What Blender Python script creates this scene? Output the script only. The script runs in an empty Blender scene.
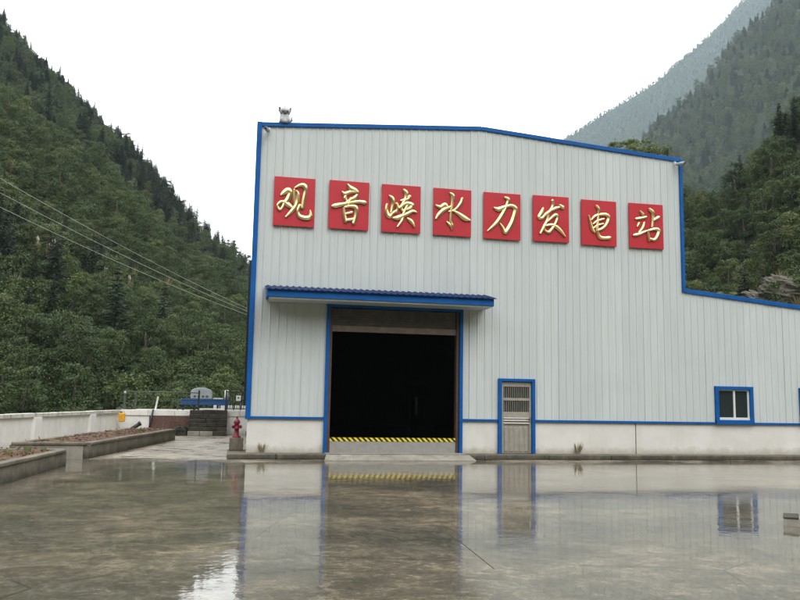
import bpy, bmesh, math, random
import numpy as np
from mathutils import Vector, Matrix, Euler

random.seed(7)
rng = np.random.default_rng(11)
SC = bpy.context.scene
COL = SC.collection
R = math.radians

# ------------------------------------------------------------------ camera
CAM = Vector((0.0, -24.368, 1.6))
cam_d = bpy.data.cameras.new('camera')
cam_d.sensor_width = 36.0
cam_d.lens = 798.8 / 800 * 36.0
cam_d.clip_start = 0.1
cam_d.clip_end = 8000
cam = bpy.data.objects.new('camera', cam_d)
COL.objects.link(cam)
yaw, pit, rol = 0.207050593, 0.125222720, 0.0175137761
F_ = Vector((math.sin(yaw) * math.cos(pit), math.cos(yaw) * math.cos(pit), math.sin(pit)))
R_ = Vector((math.cos(yaw), -math.sin(yaw), 0))
U_ = R_.cross(F_)
R2 = math.cos(rol) * R_ + math.sin(rol) * U_
U2 = -math.sin(rol) * R_ + math.cos(rol) * U_
m = Matrix((( R2.x, U2.x, -F_.x, CAM.x), (R2.y, U2.y, -F_.y, CAM.y), (R2.z, U2.z, -F_.z, CAM.z), (0, 0, 0, 1)))
cam.matrix_world = m
SC.camera = cam

# ------------------------------------------------------------------ sky, sun, exposure
SUN_EL, SUN_AZ = R(55), R(155)     # azimuth clockwise from +Y: the brighter part of the cloud is behind the camera, to the right
w = bpy.data.worlds.new('World')
SC.world = w
w.use_nodes = True
nt = w.node_tree
for n in list(nt.nodes): nt.nodes.remove(n)
wo = nt.nodes.new('ShaderNodeOutputWorld')
bg = nt.nodes.new('ShaderNodeBackground')
sky = nt.nodes.new('ShaderNodeTexSky')
sky.sky_type = 'NISHITA'
sky.sun_disc = False
sky.sun_elevation = SUN_EL
sky.sun_rotation = SUN_AZ
tcw = nt.nodes.new('ShaderNodeTexCoord')
mpw = nt.nodes.new('ShaderNodeMapping')
mpw.inputs['Scale'].default_value = (1.2, 1.2, 3.0)
nzw = nt.nodes.new('ShaderNodeTexNoise')
nzw.inputs['Scale'].default_value = 1.6
nzw.inputs['Detail'].default_value = 5
rpw = nt.nodes.new('ShaderNodeValToRGB')
rpw.color_ramp.elements[0].position = 0.25
rpw.color_ramp.elements[0].color = (25.0, 25.2, 25.4, 1)
rpw.color_ramp.elements[1].position = 0.75
rpw.color_ramp.elements[1].color = (31.0, 31.1, 31.2, 1)
mxw = nt.nodes.new('ShaderNodeMix')
mxw.data_type = 'RGBA'
mxw.inputs['Factor'].default_value = 0.94     # thick even cloud over the blue
nt.links.new(tcw.outputs['Generated'], mpw.inputs['Vector'])
nt.links.new(mpw.outputs['Vector'], nzw.inputs['Vector'])
nt.links.new(nzw.outputs['Fac'], rpw.inputs['Fac'])
nt.links.new(sky.outputs['Color'], mxw.inputs['A'])
nt.links.new(rpw.outputs['Color'], mxw.inputs['B'])
nt.links.new(mxw.outputs['Result'], bg.inputs['Color'])
bg.inputs['Strength'].default_value = 0.1
nt.links.new(bg.outputs['Background'], wo.inputs['Surface'])

sun_d = bpy.data.lights.new('sun', 'SUN')
sun_d.energy = 1.3
sun_d.angle = R(25)
sun_d.color = (1.0, 0.97, 0.93)
sun = bpy.data.objects.new('sun', sun_d)
COL.objects.link(sun)
sdir = Vector((math.sin(SUN_AZ) * math.cos(SUN_EL), math.cos(SUN_AZ) * math.cos(SUN_EL), math.sin(SUN_EL)))
sun.rotation_euler = (-sdir).to_track_quat('-Z', 'Y').to_euler()
sun.location = (0, -10, 40)

vs = SC.view_settings
vs.view_transform = 'Standard'
vs.look = 'None'
vs.exposure = 0.0
vs.gamma = 1.0
vs.use_curve_mapping = False
SC.cycles.max_bounces = 8
SC.cycles.diffuse_bounces = 3
SC.cycles.glossy_bounces = 4
SC.cycles.transmission_bounces = 4
SC.cycles.volume_bounces = 1
SC.cycles.caustics_reflective = False
SC.cycles.caustics_refractive = False

# ------------------------------------------------------------------ helpers
def tag(o, label=None, cat=None, group=None, kind=None):
    if label: o['label'] = label
    if cat: o['category'] = cat
    if group: o['group'] = group
    if kind: o['kind'] = kind
    return o

def empty(name, loc=(0, 0, 0), rz=0.0):
    o = bpy.data.objects.new(name, None)
    o.empty_display_size = 0.2
    COL.objects.link(o)
    o.location = loc
    o.rotation_euler = (0, 0, rz)
    return o

class MB:
    """collects shapes, builds ONE mesh object"""
    def __init__(s): s.v = []; s.f = []; s.mi = []; s.sm = []
    def add(s, vs, fs, mi=0, smooth=False):
        b = len(s.v)
        s.v += [tuple(v) for v in vs]
        for f in fs:
            s.f.append(tuple(i + b for i in f)); s.mi.append(mi); s.sm.append(smooth)
        return s
    def box(s, x0, x1, y0, y1, z0, z1, mi=0):
        return s.hexa([(x0, y0, z0), (x1, y0, z0), (x1, y1, z0), (x0, y1, z0), (x0, y0, z1), (x1, y0, z1), (x1, y1, z1), (x0, y1, z1)], mi)
    def hexa(s, p, mi=0):
        return s.add(p, [(3, 2, 1, 0), (4, 5, 6, 7), (0, 1, 5, 4), (1, 2, 6, 5), (2, 3, 7, 6), (3, 0, 4, 7)], mi)
    def bar(s, a, b, wx, wz, mi=0):
        a, b = Vector(a), Vector(b)
        d = (b - a).normalized()
        up = Vector((0, 0, 1)) if abs(d.z) < 0.95 else Vector((0, 1, 0))
        r = d.cross(up).normalized(); u = r.cross(d)
        p = []
        for c in (a, b):
            for sx, sz in ((-1, -1), (1, -1), (1, 1), (-1, 1)):
                p.append(c + r * sx * wx / 2 + u * sz * wz / 2)
        return s.add(p, [(0, 1, 2, 3), (7, 6, 5, 4), (0, 4, 5, 1), (1, 5, 6, 2), (2, 6, 7, 3), (3, 7, 4, 0)], mi)
    def tube(s, pts, rad, n=8, mi=0, cap=True):
        pts = [Vector(p) for p in pts]
        rads = rad if isinstance(rad, (list, tuple)) else [rad] * len(pts)
        vs = []
        for i, p in enumerate(pts):
            d = (pts[min(i + 1, len(pts) - 1)] - pts[max(i - 1, 0)]).normalized()
            up = Vector((0, 0, 1)) if abs(d.z) < 0.9 else Vector((0, 1, 0))
            r = d.cross(up).normalized(); u = r.cross(d)
            for k in range(n):
                a = 2 * math.pi * k / n
                vs.append(p + (r * math.cos(a) + u * math.sin(a)) * rads[i])
        fs = []
        for i in range(len(pts) - 1):
            for k in range(n):
                fs.append((i * n + k, (i + 1) * n + k, (i + 1) * n + (k + 1) % n, i * n + (k + 1) % n))
        s.add(vs, fs, mi, True)
        if cap:
            b = len(s.v) - len(vs)
            s.f.append(tuple(b + k for k in range(n))); s.mi.append(mi); s.sm.append(False)
            e = b + (len(pts) - 1) * n
            s.f.append(tuple(e + n - 1 - k for k in range(n))); s.mi.append(mi); s.sm.append(False)
        return s
    def lathe(s, prof, c=(0, 0, 0), n=16, mi=0, axis='z'):
        vs = []; fs = []
        for r, z in prof:
            for k in range(n):
                a = 2 * math.pi * k / n
                x, y = r * math.cos(a), r * math.sin(a)
                if axis == 'z': q = (x, y, z)
                elif axis == 'x': q = (z, x, y)
                else: q = (y, z, x)
                vs.append((c[0] + q[0], c[1] + q[1], c[2] + q[2]))
        for i in range(len(prof) - 1):
            for k in range(n):
                fs.append((i * n + k, i * n + (k + 1) % n, (i + 1) * n + (k + 1) % n, (i + 1) * n + k))
        fs.append(tuple(range(n - 1, -1, -1)))
        fs.append(tuple((len(prof) - 1) * n + k for k in range(n)))
        return s.add(vs, fs, mi, True)
    def mesh(s, name, mats):
        me = bpy.data.meshes.new(name)
        me.from_pydata(s.v, [], s.f)
        for m_ in (mats if isinstance(mats, (list, tuple)) else [mats]): me.materials.append(m_)
        me.polygons.foreach_set('material_index', s.mi)
        me.polygons.foreach_set('use_smooth', s.sm)
        me.update()
        return me
    def build(s, name, mats, parent=None, bevel=0.0, seg=2):
        o = bpy.data.objects.new(name, s.mesh(name, mats))
        COL.objects.link(o)
        if parent: o.parent = parent
        if bevel:
            b = o.modifiers.new('bevel', 'BEVEL'); b.width = bevel; b.segments = seg; b.limit_method = 'ANGLE'; b.angle_limit = R(40)
        return o

def link_copy(src, parent=None):
    o = src.copy(); COL.objects.link(o)
    if parent: o.parent = parent
    return o

# ------------------------------------------------------------------ materials
class NT:
    def __init__(s, name):
        s.m = bpy.data.materials.new(name); s.m.use_nodes = True
        s.t = s.m.node_tree; s.bs = s.t.nodes['Principled BSDF']
    def n(s, typ, **kw):
        nd = s.t.nodes.new(typ)
        for k, v in kw.items():
            if hasattr(nd, k): setattr(nd, k, v)
            else: nd.inputs[k].default_value = v
        return nd
    def l(s, a, b): s.t.links.new(a, b)
    def pos(s): return s.n('ShaderNodeNewGeometry').outputs['Position']
    def noise(s, scale, detail=4, rough=0.55, vec=None, sc3=None, dist=0.0):
        nz = s.n('ShaderNodeTexNoise'); nz.inputs['Scale'].default_value = scale
        nz.inputs['Detail'].default_value = detail; nz.inputs['Roughness'].default_value = rough
        nz.inputs['Distortion'].default_value = dist
        v = vec if vec is not None else s.pos()
        if sc3:
            mp = s.n('ShaderNodeMapping'); mp.inputs['Scale'].default_value = sc3
            s.l(v, mp.inputs['Vector']); v = mp.outputs['Vector']
        s.l(v, nz.inputs['Vector'])
        return nz.outputs['Fac']
    def ramp(s, fac, stops):
        r = s.n('ShaderNodeValToRGB'); e = r.color_ramp.elements
        while len(e) < len(stops): e.new(0.5)
        for k, (p, c) in enumerate(stops):
            e[k].position = p; e[k].color = (*c, 1) if len(c) == 3 else c
        s.l(fac, r.inputs['Fac'])
        return r.outputs['Color']
    def mix(s, f, a, b, mode='MIX'):
        x = s.n('ShaderNodeMix', data_type='RGBA', blend_type=mode)
        for sock, v in (('Factor', f), ('A', a), ('B', b)):
            if isinstance(v, (int, float)): x.inputs[sock].default_value = v
            elif isinstance(v, tuple): x.inputs[sock].default_value = (*v, 1)
            else: s.l(v, x.inputs[sock])
        return x.outputs['Result']
    def math(s, op, a, b=0.0, clamp=False):
        x = s.n('ShaderNodeMath', operation=op, use_clamp=clamp)
        for i, v in enumerate((a, b)):
            if isinstance(v, (int, float)): x.inputs[i].default_value = v
            else: s.l(v, x.inputs[i])
        return x.outputs[0]
    def mapr(s, v, a, b, c, d, smooth=False):
        x = s.n('ShaderNodeMapRange'); x.clamp = True
        if smooth: x.interpolation_type = 'SMOOTHSTEP'
        for i, q in zip((1, 2, 3, 4), (a, b, c, d)): x.inputs[i].default_value = q
        s.l(v, x.inputs[0]); return x.outputs[0]
    def bump(s, h, strength=0.3, dist=0.02):
        b = s.n('ShaderNodeBump'); b.inputs['Strength'].default_value = strength; b.inputs['Distance'].default_value = dist
        s.l(h, b.inputs['Height']); s.l(b.outputs['Normal'], s.bs.inputs['Normal']); return b
    def set(s, **kw):
        for k, v in kw.items():
            k = k.replace('_', ' ')
            if isinstance(v, (int, float)): s.bs.inputs[k].default_value = v
            elif isinstance(v, tuple): s.bs.inputs[k].default_value = (*v, 1)
            else: s.l(v, s.bs.inputs[k])
        return s

def plain(name, col, rough=0.6, metal=0.0, var=0.25, scale=6.0, spec=0.5, bump=0.0):
    t = NT(name)
    c = t.ramp(t.noise(scale, 6), [(0.25, tuple(x * (1 - var) for x in col)), (0.75, tuple(min(1, x * (1 + var)) for x in col))])
    t.set(Base_Color=c, Roughness=rough, Metallic=metal)
    t.bs.inputs['Specular IOR Level'].default_value = spec
    if bump: t.bump(t.noise(scale * 6, 4), bump, 0.01)
    return t.m

M = {}
def mk_sheet():
    t = NT('white_steel_sheet')
    o = t.n('ShaderNodeObjectInfo').outputs['Random']
    base = t.mix(o, (0.515, 0.555, 0.547), (0.558, 0.597, 0.586))
    streak = t.noise(1.0, 5, 0.6, sc3=(9.0, 1.0, 0.35))
    c = t.mix(t.mapr(streak, 0.45, 0.75, 0.0, 0.26), base, (0.33, 0.34, 0.31))
    blot = t.noise(0.55, 5, 0.6)
    c = t.mix(t.mapr(blot, 0.48, 0.7, 0.0, 0.35), c, (0.45, 0.48, 0.48))
    sp = t.noise(38, 2, 0.5)
    c = t.mix(t.mapr(sp, 0.70, 0.78, 0.0, 0.35), c, (0.40, 0.40, 0.38))
    t.set(Base_Color=c, Roughness=t.mapr(blot, 0.3, 0.7, 0.38, 0.55)); t.bs.inputs['Specular IOR Level'].default_value = 0.4
    t.bump(t.noise(1.7, 3), 0.12, 0.03)
    return t.m
M['sheet'] = mk_sheet()
def mk_plaster():
    t = NT('white_plaster')
    g = t.noise(1.2, 6, 0.65)
    c = t.ramp(g, [(0.3, (0.60, 0.58, 0.53)), (0.7, (0.70, 0.69, 0.655))])
    sx = t.n('ShaderNodeSeparateXYZ'); t.l(t.pos(), sx.inputs[0])
    low = t.mapr(t.math('ADD', sx.outputs['Z'], t.math('MULTIPLY', t.noise(3.0, 6, 0.7), -0.42)), -0.18, 0.02, 0.75, 0.0)
    c = t.mix(low, c, (0.36, 0.33, 0.25))
    drip = t.noise(1.0, 5, 0.65, sc3=(7, 7, 0.5))
    c = t.mix(t.mapr(drip, 0.56, 0.8, 0.0, 0.35), c, (0.50, 0.46, 0.38))
    t.set(Base_Color=c, Roughness=0.85); t.bs.inputs['Specular IOR Level'].default_value = 0.25
    t.bump(t.noise(40, 5), 0.25, 0.006)
    return t.m
M['plaster'] = mk_plaster()
def mk_blue():
    t = NT('blue_trim_paint')
    c = t.ramp(t.noise(2.5, 6), [(0.3, (0.002, 0.074, 0.27)), (0.7, (0.004, 0.100, 0.35))])
    c = t.mix(t.mapr(t.noise(14, 5, .7), 0.6, 0.8, 0, .2), c, (0.06, 0.11, 0.2))
    t.set(Base_Color=c, Roughness=0.5); t.bs.inputs['Specular IOR Level'].default_value = 0.2
    return t.m
M['blue'] = mk_blue()
M['blue_dark'] = plain('dark_blue_roof_sheet', (0.006, 0.022, 0.085), 0.6, spec=0.15)
def mk_signred():
    t = NT('red_sign_lacquer')
    c = t.ramp(t.noise(1.4, 4), [(0.3, (0.44, 0.018, 0.028)), (0.7, (0.51, 0.025, 0.036))])
    t.set(Base_Color=c, Roughness=0.38)
    return t.m
M['signred'] = mk_signred()
def mk_gold():
    t = NT('gilded_metal')
    c = t.ramp(t.noise(9, 4), [(0.3, (0.88, 0.64, 0.28)), (0.7, (0.97, 0.79, 0.44))])
    t.set(Base_Color=c, Roughness=0.30, Metallic=1.0)
    return t.m
M['gold'] = mk_gold()
M['signback'] = plain('sign_edge_steel', (0.10, 0.03, 0.03), 0.6)

def mk_concrete(name, lo, hi, dark=(0.09, 0.085, 0.07), dk=0.55, rough=0.85, speck=0.25, foot=0.0):
    t = NT(name)
    g = t.noise(1.6, 8, 0.65)
    c = t.ramp(g, [(0.28, lo), (0.72, hi)])
    st = t.noise(1.0, 6, 0.7, sc3=(3.5, 3.5, 0.9))
    c = t.mix(t.mapr(st, 0.5, 0.72, 0.0, dk), c, dark)
    c = t.mix(t.mapr(t.noise(55, 3), 0.35, 0.7, 0.0, speck), c, tuple(x * 0.5 for x in lo))
    if foot:
        sx = t.n('ShaderNodeSeparateXYZ'); t.l(t.pos(), sx.inputs[0])
        zz = t.math('ADD', sx.outputs['Z'], t.math('MULTIPLY', t.noise(2.2, 6, 0.7), -0.5))
        c = t.mix(t.mapr(zz, -0.40, -0.18, foot, 0.0), c, (0.03, 0.028, 0.02))
    t.set(Base_Color=c, Roughness=rough); t.bs.inputs['Specular IOR Level'].default_value = 0.3
    t.bump(t.noise(25, 6, .7), 0.5, 0.012)
    return t.m
M['concrete'] = mk_concrete('weathered_concrete', (0.20, 0.185, 0.155), (0.36, 0.34, 0.29))
M['concrete_d'] = mk_concrete('dirty_concrete', (0.10, 0.088, 0.066), (0.23, 0.205, 0.16), (0.05, 0.048, 0.035), 0.7, foot=0.85)
M['parapet'] = mk_concrete('stained_whitewash', (0.72, 0.70, 0.66), (0.84, 0.83, 0.80), (0.34, 0.32, 0.28), 0.28, speck=0.06, foot=0.3)
M['capstone'] = mk_concrete('mossy_cap', (0.46, 0.44, 0.39), (0.74, 0.72, 0.66), (0.07, 0.07, 0.055), 0.85, speck=0.12)
M['stone'] = mk_concrete('dark_step_stone', (0.020, 0.018, 0.014), (0.095, 0.085, 0.066), (0.016, 0.017, 0.012), 0.8)
M['stone_l'] = mk_concrete('pale_step_edge', (0.20, 0.19, 0.16), (0.42, 0.40, 0.35))
M['tilered'] = mk_concrete('red_brown_tile', (0.12, 0.062, 0.047), (0.19, 0.105, 0.082), (0.08, 0.045, 0.036), 0.5)
M['rock'] = mk_concrete('grey_brown_rock', (0.055, 0.051, 0.039), (0.165, 0.15, 0.118), (0.035, 0.042, 0.022), 0.9)
def mk_soil():
    t = NT('planter_soil')
    c = t.ramp(t.noise(7, 8, .7), [(0.3, (0.03, 0.021, 0.013)), (0.5, (0.105, 0.056, 0.032)), (0.7, (0.19, 0.115, 0.07))])
    t.set(Base_Color=c, Roughness=0.95); t.bump(t.noise(22, 6, .7), 0.9, 0.04)
    return t.m
M['soil'] = mk_soil()
M['steel'] = plain('stainless_steel', (0.50, 0.49, 0.45), 0.35, 0.85, 0.12)
M['doorsteel'] = plain('beige_grey_door_steel', (0.36, 0.335, 0.28), 0.5, 0.3, 0.15)
M['doorlight'] = plain('pale_door_rail', (0.62, 0.60, 0.55), 0.4, 0.3, 0.1)
M['alu'] = plain('white_aluminium', (0.70, 0.70, 0.68), 0.4, 0.1, 0.08)
M['shutter'] = plain('dull_shutter_steel', (0.075, 0.065, 0.05), 0.55, 0.3, 0.35)
M['shutbar'] = plain('brown_shutter_bar', (0.17, 0.125, 0.095), 0.55, 0.2, 0.25)
M['track'] = plain('brown_track', (0.10, 0.055, 0.035), 0.6, 0.2)
M['black'] = plain('black_paint', (0.018, 0.019, 0.022), 0.5)
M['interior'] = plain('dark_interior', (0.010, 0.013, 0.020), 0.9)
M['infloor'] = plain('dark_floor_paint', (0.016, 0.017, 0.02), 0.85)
M['board'] = plain('grey_barrier_board', (0.30, 0.29, 0.27), 0.5, 0.1, 0.15)
M['hydrant'] = plain('red_hydrant_paint', (0.21, 0.008, 0.022), 0.45, 0, 0.3)
M['yellow'] = plain('yellow_plastic', (0.72, 0.36, 0.02), 0.45, 0, 0.12)
M['machblue'] = plain('blue_machine_paint', (0.012, 0.075, 0.24), 0.5, 0, 0.3)
M['machgrey'] = plain('grey_machine_hood', (0.32, 0.35, 0.37), 0.5, 0, 0.15)
M['white'] = plain('white_paint', (0.72, 0.72, 0.70), 0.55, 0, 0.12)
M['railgrey'] = plain('green_grey_rail', (0.07, 0.085, 0.075), 0.5, 0.2)
M['ornament'] = plain('pale_grey_ornament', (0.42, 0.43, 0.43), 0.6, 0, 0.15)
M['orn_dark'] = plain('dark_grey_ornament', (0.08, 0.08, 0.09), 0.6)
M['wire'] = plain('weathered_cable', (0.38, 0.40, 0.35), 0.6, 0.0, 0.05)
M['bag'] = plain('white_sack', (0.75, 0.74, 0.72), 0.6, 0, 0.1)
M['roofsheet'] = plain('grey_blue_roof', (0.10, 0.16, 0.26), 0.5, 0.1)
def mk_glass():
    t = NT('dark_window_glass')
    t.set(Base_Color=(0.022, 0.03, 0.032), Roughness=0.06); t.bs.inputs['Specular IOR Level'].default_value = 0.5
    return t.m
M['glass'] = mk_glass()
def mk_hazard():
    t = NT('hazard_tape')
    sx = t.n('ShaderNodeSeparateXYZ'); t.l(t.pos(), sx.inputs[0])
    v = t.math('FRACT', t.math('MULTIPLY', t.math('ADD', sx.outputs['X'], sx.outputs['Z']), 1 / 0.165))
    f = t.math('GREATER_THAN', v, 0.5)
    c = t.mix(f, (0.015, 0.015, 0.015), (0.74, 0.58, 0.03))
    t.set(Base_Color=c, Roughness=0.5)
    return t.m
M['hazard'] = mk_hazard()

def mk_yard():
    t = NT('wet_concrete_yard')
    p = t.pos()
    sx = t.n('ShaderNodeSeparateXYZ'); t.l(p, sx.inputs[0])
    big = t.noise(0.30, 4, 0.55, dist=0.7)
    mid = t.noise(0.42, 5, 0.55, sc3=(0.7, 1.1, 1), dist=0.6)
    fine = t.noise(9, 9, 0.8)
    grain = t.noise(16, 7, 0.8)
    c = t.ramp(mid, [(0.32, (0.055, 0.056, 0.048)), (0.45, (0.145, 0.128, 0.092)), (0.55, (0.215, 0.184, 0.130)), (0.68, (0.33, 0.265, 0.18))])
    c = t.mix(t.mapr(big, 0.46, 0.58, 0.0, 0.55), c, (0.080, 0.082, 0.068))
    med = t.noise(2.2, 9, 0.75, sc3=(0.75, 1.0, 1), dist=0.5)
    c = t.mix(t.mapr(med, 0.45, 0.56, 0.0, 0.65), c, (0.055, 0.050, 0.038))
    c = t.mix(t.mapr(t.noise(3.1, 8, 0.75, dist=0.9), 0.52, 0.68, 0.0, 0.5), c, (0.33, 0.282, 0.208))
    c = t.mix(t.mapr(fine, 0.44, 0.56, 0.0, 0.5), c, (0.05, 0.045, 0.034))
    c = t.mix(t.mapr(grain, 0.5, 0.68, 0.0, 0.34), c, (0.32, 0.285, 0.22))
    vo = t.n('ShaderNodeTexVoronoi', feature='DISTANCE_TO_EDGE'); vo.inputs['Scale'].default_value = 0.17
    nzv = t.n('ShaderNodeTexNoise'); nzv.inputs['Scale'].default_value = 0.8; nzv.inputs['Detail'].default_value = 5
    t.l(p, nzv.inputs['Vector'])
    t.l(t.mix(0.10, p, nzv.outputs['Color'], 'ADD'), vo.inputs['Vector'])
    crack = t.mapr(vo.outputs['Distance'], 0.0, 0.0035, 1.0, 0.0)
    crack = t.math('MULTIPLY', crack, t.mapr(t.noise(0.5, 2), 0.45, 0.55, 0.0, 0.8))
    c = t.mix(crack, c, (0.03, 0.028, 0.024))
    # the part that has drained: back left corner beside the hall
    edge = t.math('ADD', sx.outputs['Y'], t.math('MULTIPLY', t.math('SUBTRACT', mid, 0.5), 5.0))
    edge = t.math('ADD', edge, t.math('MULTIPLY', t.math('SUBTRACT', big, 0.5), 5.0))
    edge = t.math('ADD', edge, t.math('MULTIPLY', t.math('SUBTRACT', fine, 0.5), 2.5))
    dry = t.mapr(edge, -2.2, 0.6, 0.0, 1.0, True)
    dry = t.math('MULTIPLY', dry, t.mapr(t.noise(0.7, 6, .7, dist=1.0), 0.36, 0.56, 0.35, 1.0))
    dryc = t.ramp(t.noise(1.6, 8, .75, dist=.8), [(0.36, (0.075, 0.060, 0.042)), (0.48, (0.19, 0.155, 0.110)), (0.64, (0.37, 0.315, 0.24))])
    c = t.mix(dry, c, dryc)
    # standing water in the low spots, a thin film elsewhere
    pud = t.mapr(t.noise(0.42, 5, 0.6, dist=0.9), 0.43, 0.57, 0.0, 1.0, True)
    pud = t.math('MULTIPLY', pud, t.math('SUBTRACT', 1.0, dry))
    c = t.mix(t.math('MULTIPLY', pud, 0.2), c, (0.06, 0.055, 0.043))
    film = t.mapr(t.math('ADD', t.math('MULTIPLY', fine, .5), t.math('MULTIPLY', med, .5)), 0.42, 0.60, 0.008, 0.14)
    rgh = t.mix(pud, film, t.mapr(fine, 0.35, 0.65, 0.008, 0.03))
    rgh = t.mix(dry, rgh, t.mapr(fine, 0.3, 0.7, 0.30, 0.6))
    t.set(Base_Color=c, Roughness=rgh)
    t.bs.inputs['IOR'].default_value = 1.34
    h = t.math('ADD', t.math('MULTIPLY', t.noise(3.4, 2, .5), 0.15), t.math('MULTIPLY', t.noise(9, 3, .6), t.mapr(pud, 0, 1, 0.16, 0.07)))
    h = t.math('SUBTRACT', h, t.math('MULTIPLY', crack, 0.1))
    t.bump(h, 0.18, 0.05)
    return t.m
M['yard'] = mk_yard()
def mk_ground():
    t = NT('valley_ground')
    c = t.ramp(t.noise(0.08, 8, .7), [(0.3, (0.025, 0.035, 0.018)), (0.6, (0.06, 0.07, 0.035)), (0.8, (0.11, 0.10, 0.06))])
    t.set(Base_Color=c, Roughness=0.95)
    return t.m
M['ground'] = mk_ground()
def mk_under():
    t = NT('forest_floor')
    c = t.ramp(t.noise(0.15, 8, .7), [(0.3, (0.016, 0.022, 0.011)), (0.6, (0.032, 0.040, 0.020)), (0.85, (0.065, 0.06, 0.035))])
    t.set(Base_Color=c, Roughness=0.95); t.bs.inputs['Specular IOR Level'].default_value = 0.1
    return t.m
M['under'] = mk_under()
def mk_leaf(name, lo, mid, hi, patch=0.02):
    t = NT(name)
    o = t.n('ShaderNodeObjectInfo').outputs['Random']
    g = t.n('ShaderNodeNewGeometry')
    pt = t.noise(patch, 4, 0.6)
    f = t.math('ADD', t.math('MULTIPLY', o, 0.55), t.math('MULTIPLY', t.mapr(pt, 0.3, 0.7, 0, 1), 0.45))
    c = t.ramp(f, [(0.12, lo), (0.5, mid), (0.9, hi)])
    o2 = t.math('FRACT', t.math('MULTIPLY', o, 17.31))
    c = t.mix(t.mapr(o2, 0.72, 1.0, 0.0, 0.35), c, (mid[0] * 1.9, mid[1] * 1.2, mid[2] * 1.25))     # some plants turn olive brown
    c = t.mix(t.math('MULTIPLY', g.outputs['Random Per Island'], 0.45), c, tuple(x * 1.55 for x in hi))
    t.set(Base_Color=c, Roughness=0.6); t.bs.inputs['Specular IOR Level'].default_value = 0.25
    tr = t.n('ShaderNodeBsdfTranslucent'); t.l(c, tr.inputs['Color'])
    mx = t.n('ShaderNodeMixShader'); mx.inputs[0].default_value = 0.22
    out = t.t.nodes['Material Output']
    t.l(t.bs.outputs[0], mx.inputs[1]); t.l(tr.outputs[0], mx.inputs[2]); t.l(mx.outputs[0], out.inputs['Surface'])
    return t.m
M['leaf'] = mk_leaf('broad_leaves', (0.018, 0.034, 0.014), (0.040, 0.066, 0.022), (0.085, 0.115, 0.032))
M['leaf_y'] = mk_leaf('yellow_green_leaves', (0.048, 0.070, 0.024), (0.078, 0.108, 0.034), (0.13, 0.155, 0.048))
M['needle'] = mk_leaf('fir_needles', (0.018, 0.032, 0.020), (0.028, 0.045, 0.027), (0.045, 0.062, 0.034))
M['drygrass'] = mk_leaf('dry_reed_blades', (0.12, 0.115, 0.05), (0.19, 0.17, 0.08), (0.26, 0.23, 0.12))
M['weed'] = mk_leaf('weed_blades', (0.06, 0.10, 0.03), (0.10, 0.15, 0.045), (0.16, 0.20, 0.06))
M['litter'] = mk_leaf('dry_litter', (0.05, 0.034, 0.02), (0.095, 0.058, 0.032), (0.15, 0.105, 0.06), 1.5)
M['plume'] = plain('pale_reed_plume', (0.42, 0.39, 0.32), 0.9)
M['bark'] = plain('bark', (0.075, 0.062, 0.048), 0.9, 0, 0.4, 3)
M['bark_pale'] = plain('pale_bark', (0.22, 0.21, 0.18), 0.9, 0, 0.3, 3)

# ================================================================== SETTING
YARD_Z = -0.15
LOOSE = (8.13, -13.63)
mb = MB()
N = 48
mb.add([(0, 0, -4)] + [(3000 * math.cos(2 * math.pi * k / N), 3000 * math.sin(2 * math.pi * k / N), -4) for k in range(N)],
       [(0, 1 + k, 1 + (k + 1) % N) for k in range(N)])
tag(mb.build('ground', M['ground']), kind='structure')

def par_x(y): return -7.1 + (y - 3.35) * 0.1888       # line of the parapet on the gorge side
YB = 15.05                                              # face of the back retaining wall
mb = MB()
x0, x1 = par_x(-60), par_x(YB)
top = [(x0 - .2, -60, YARD_Z), (60, -60, YARD_Z), (60, YB + .3, YARD_Z), (x1 - .2, YB + .3, YARD_Z)]
bot = [(x, y, -4.5) for x, y, z in top]
mb.hexa(bot + top)
mb.hexa([(1.3, YB + .301, -4.5), (60, YB + .301, -4.5), (60, 27, -4.5), (1.3, 27, -4.5), (1.3, YB + .301, YARD_Z), (60, YB + .301, YARD_Z), (60, 27, YARD_Z), (1.3, 27, YARD_Z)])
yard = tag(mb.build('yard', M['yard']), kind='structure')
MB().bar((2.99, -13.32, YARD_Z + .001), (2.82, -16.03, YARD_Z + .001), .007, .006).build('crack', M['soil'], yard)

mb = MB().hexa([(x1 - .2, YB + .33, -4.5), (1.24, YB + .33, -4.5), (1.6, 24, -4.5), (x1 - .2, 24, -4.5),
                (x1 - .2, YB + .33, 0.88), (1.24, YB + .33, 0.88), (1.6, 24, 0.88), (x1 - .2, 24, 0.88)])
tag(mb.build('dam_platform', M['concrete']), kind='structure')

# apron kerb round the hall, with the gate ramp
mb = MB()
xs = [0.0] + list(np.arange(1.4, 28, 2.1))
ap = empty('pavement_apron', (0, 0, YARD_Z)); tag(ap, kind='structure')
for a, b in zip(xs[:-1], xs[1:]):
    j = random.uniform(-.006, .006)
    o = MB().box(a + .006, b - .006, -0.66 + j, 0.35 if a > .3 else 1.5, 0.0, 0.15 + j * .5).build('kerb_slab', M['concrete_d'], ap, 0.015)
mb = MB().box(2.85, 7.15, -0.66, 0.4, 0.155, 0.163).build('gate_sill', M['concrete'], ap)
mb = MB().hexa([(2.75, -1.12, 0.0), (7.3, -1.12, 0.0), (7.2, -.67, 0.0), (2.85, -.67, 0.0),
                (2.75, -1.12, 0.012), (7.3, -1.12, 0.012), (7.2, -.67, 0.148), (2.85, -.67, 0.148)]).build('ramp', M['concrete'], ap)

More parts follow.
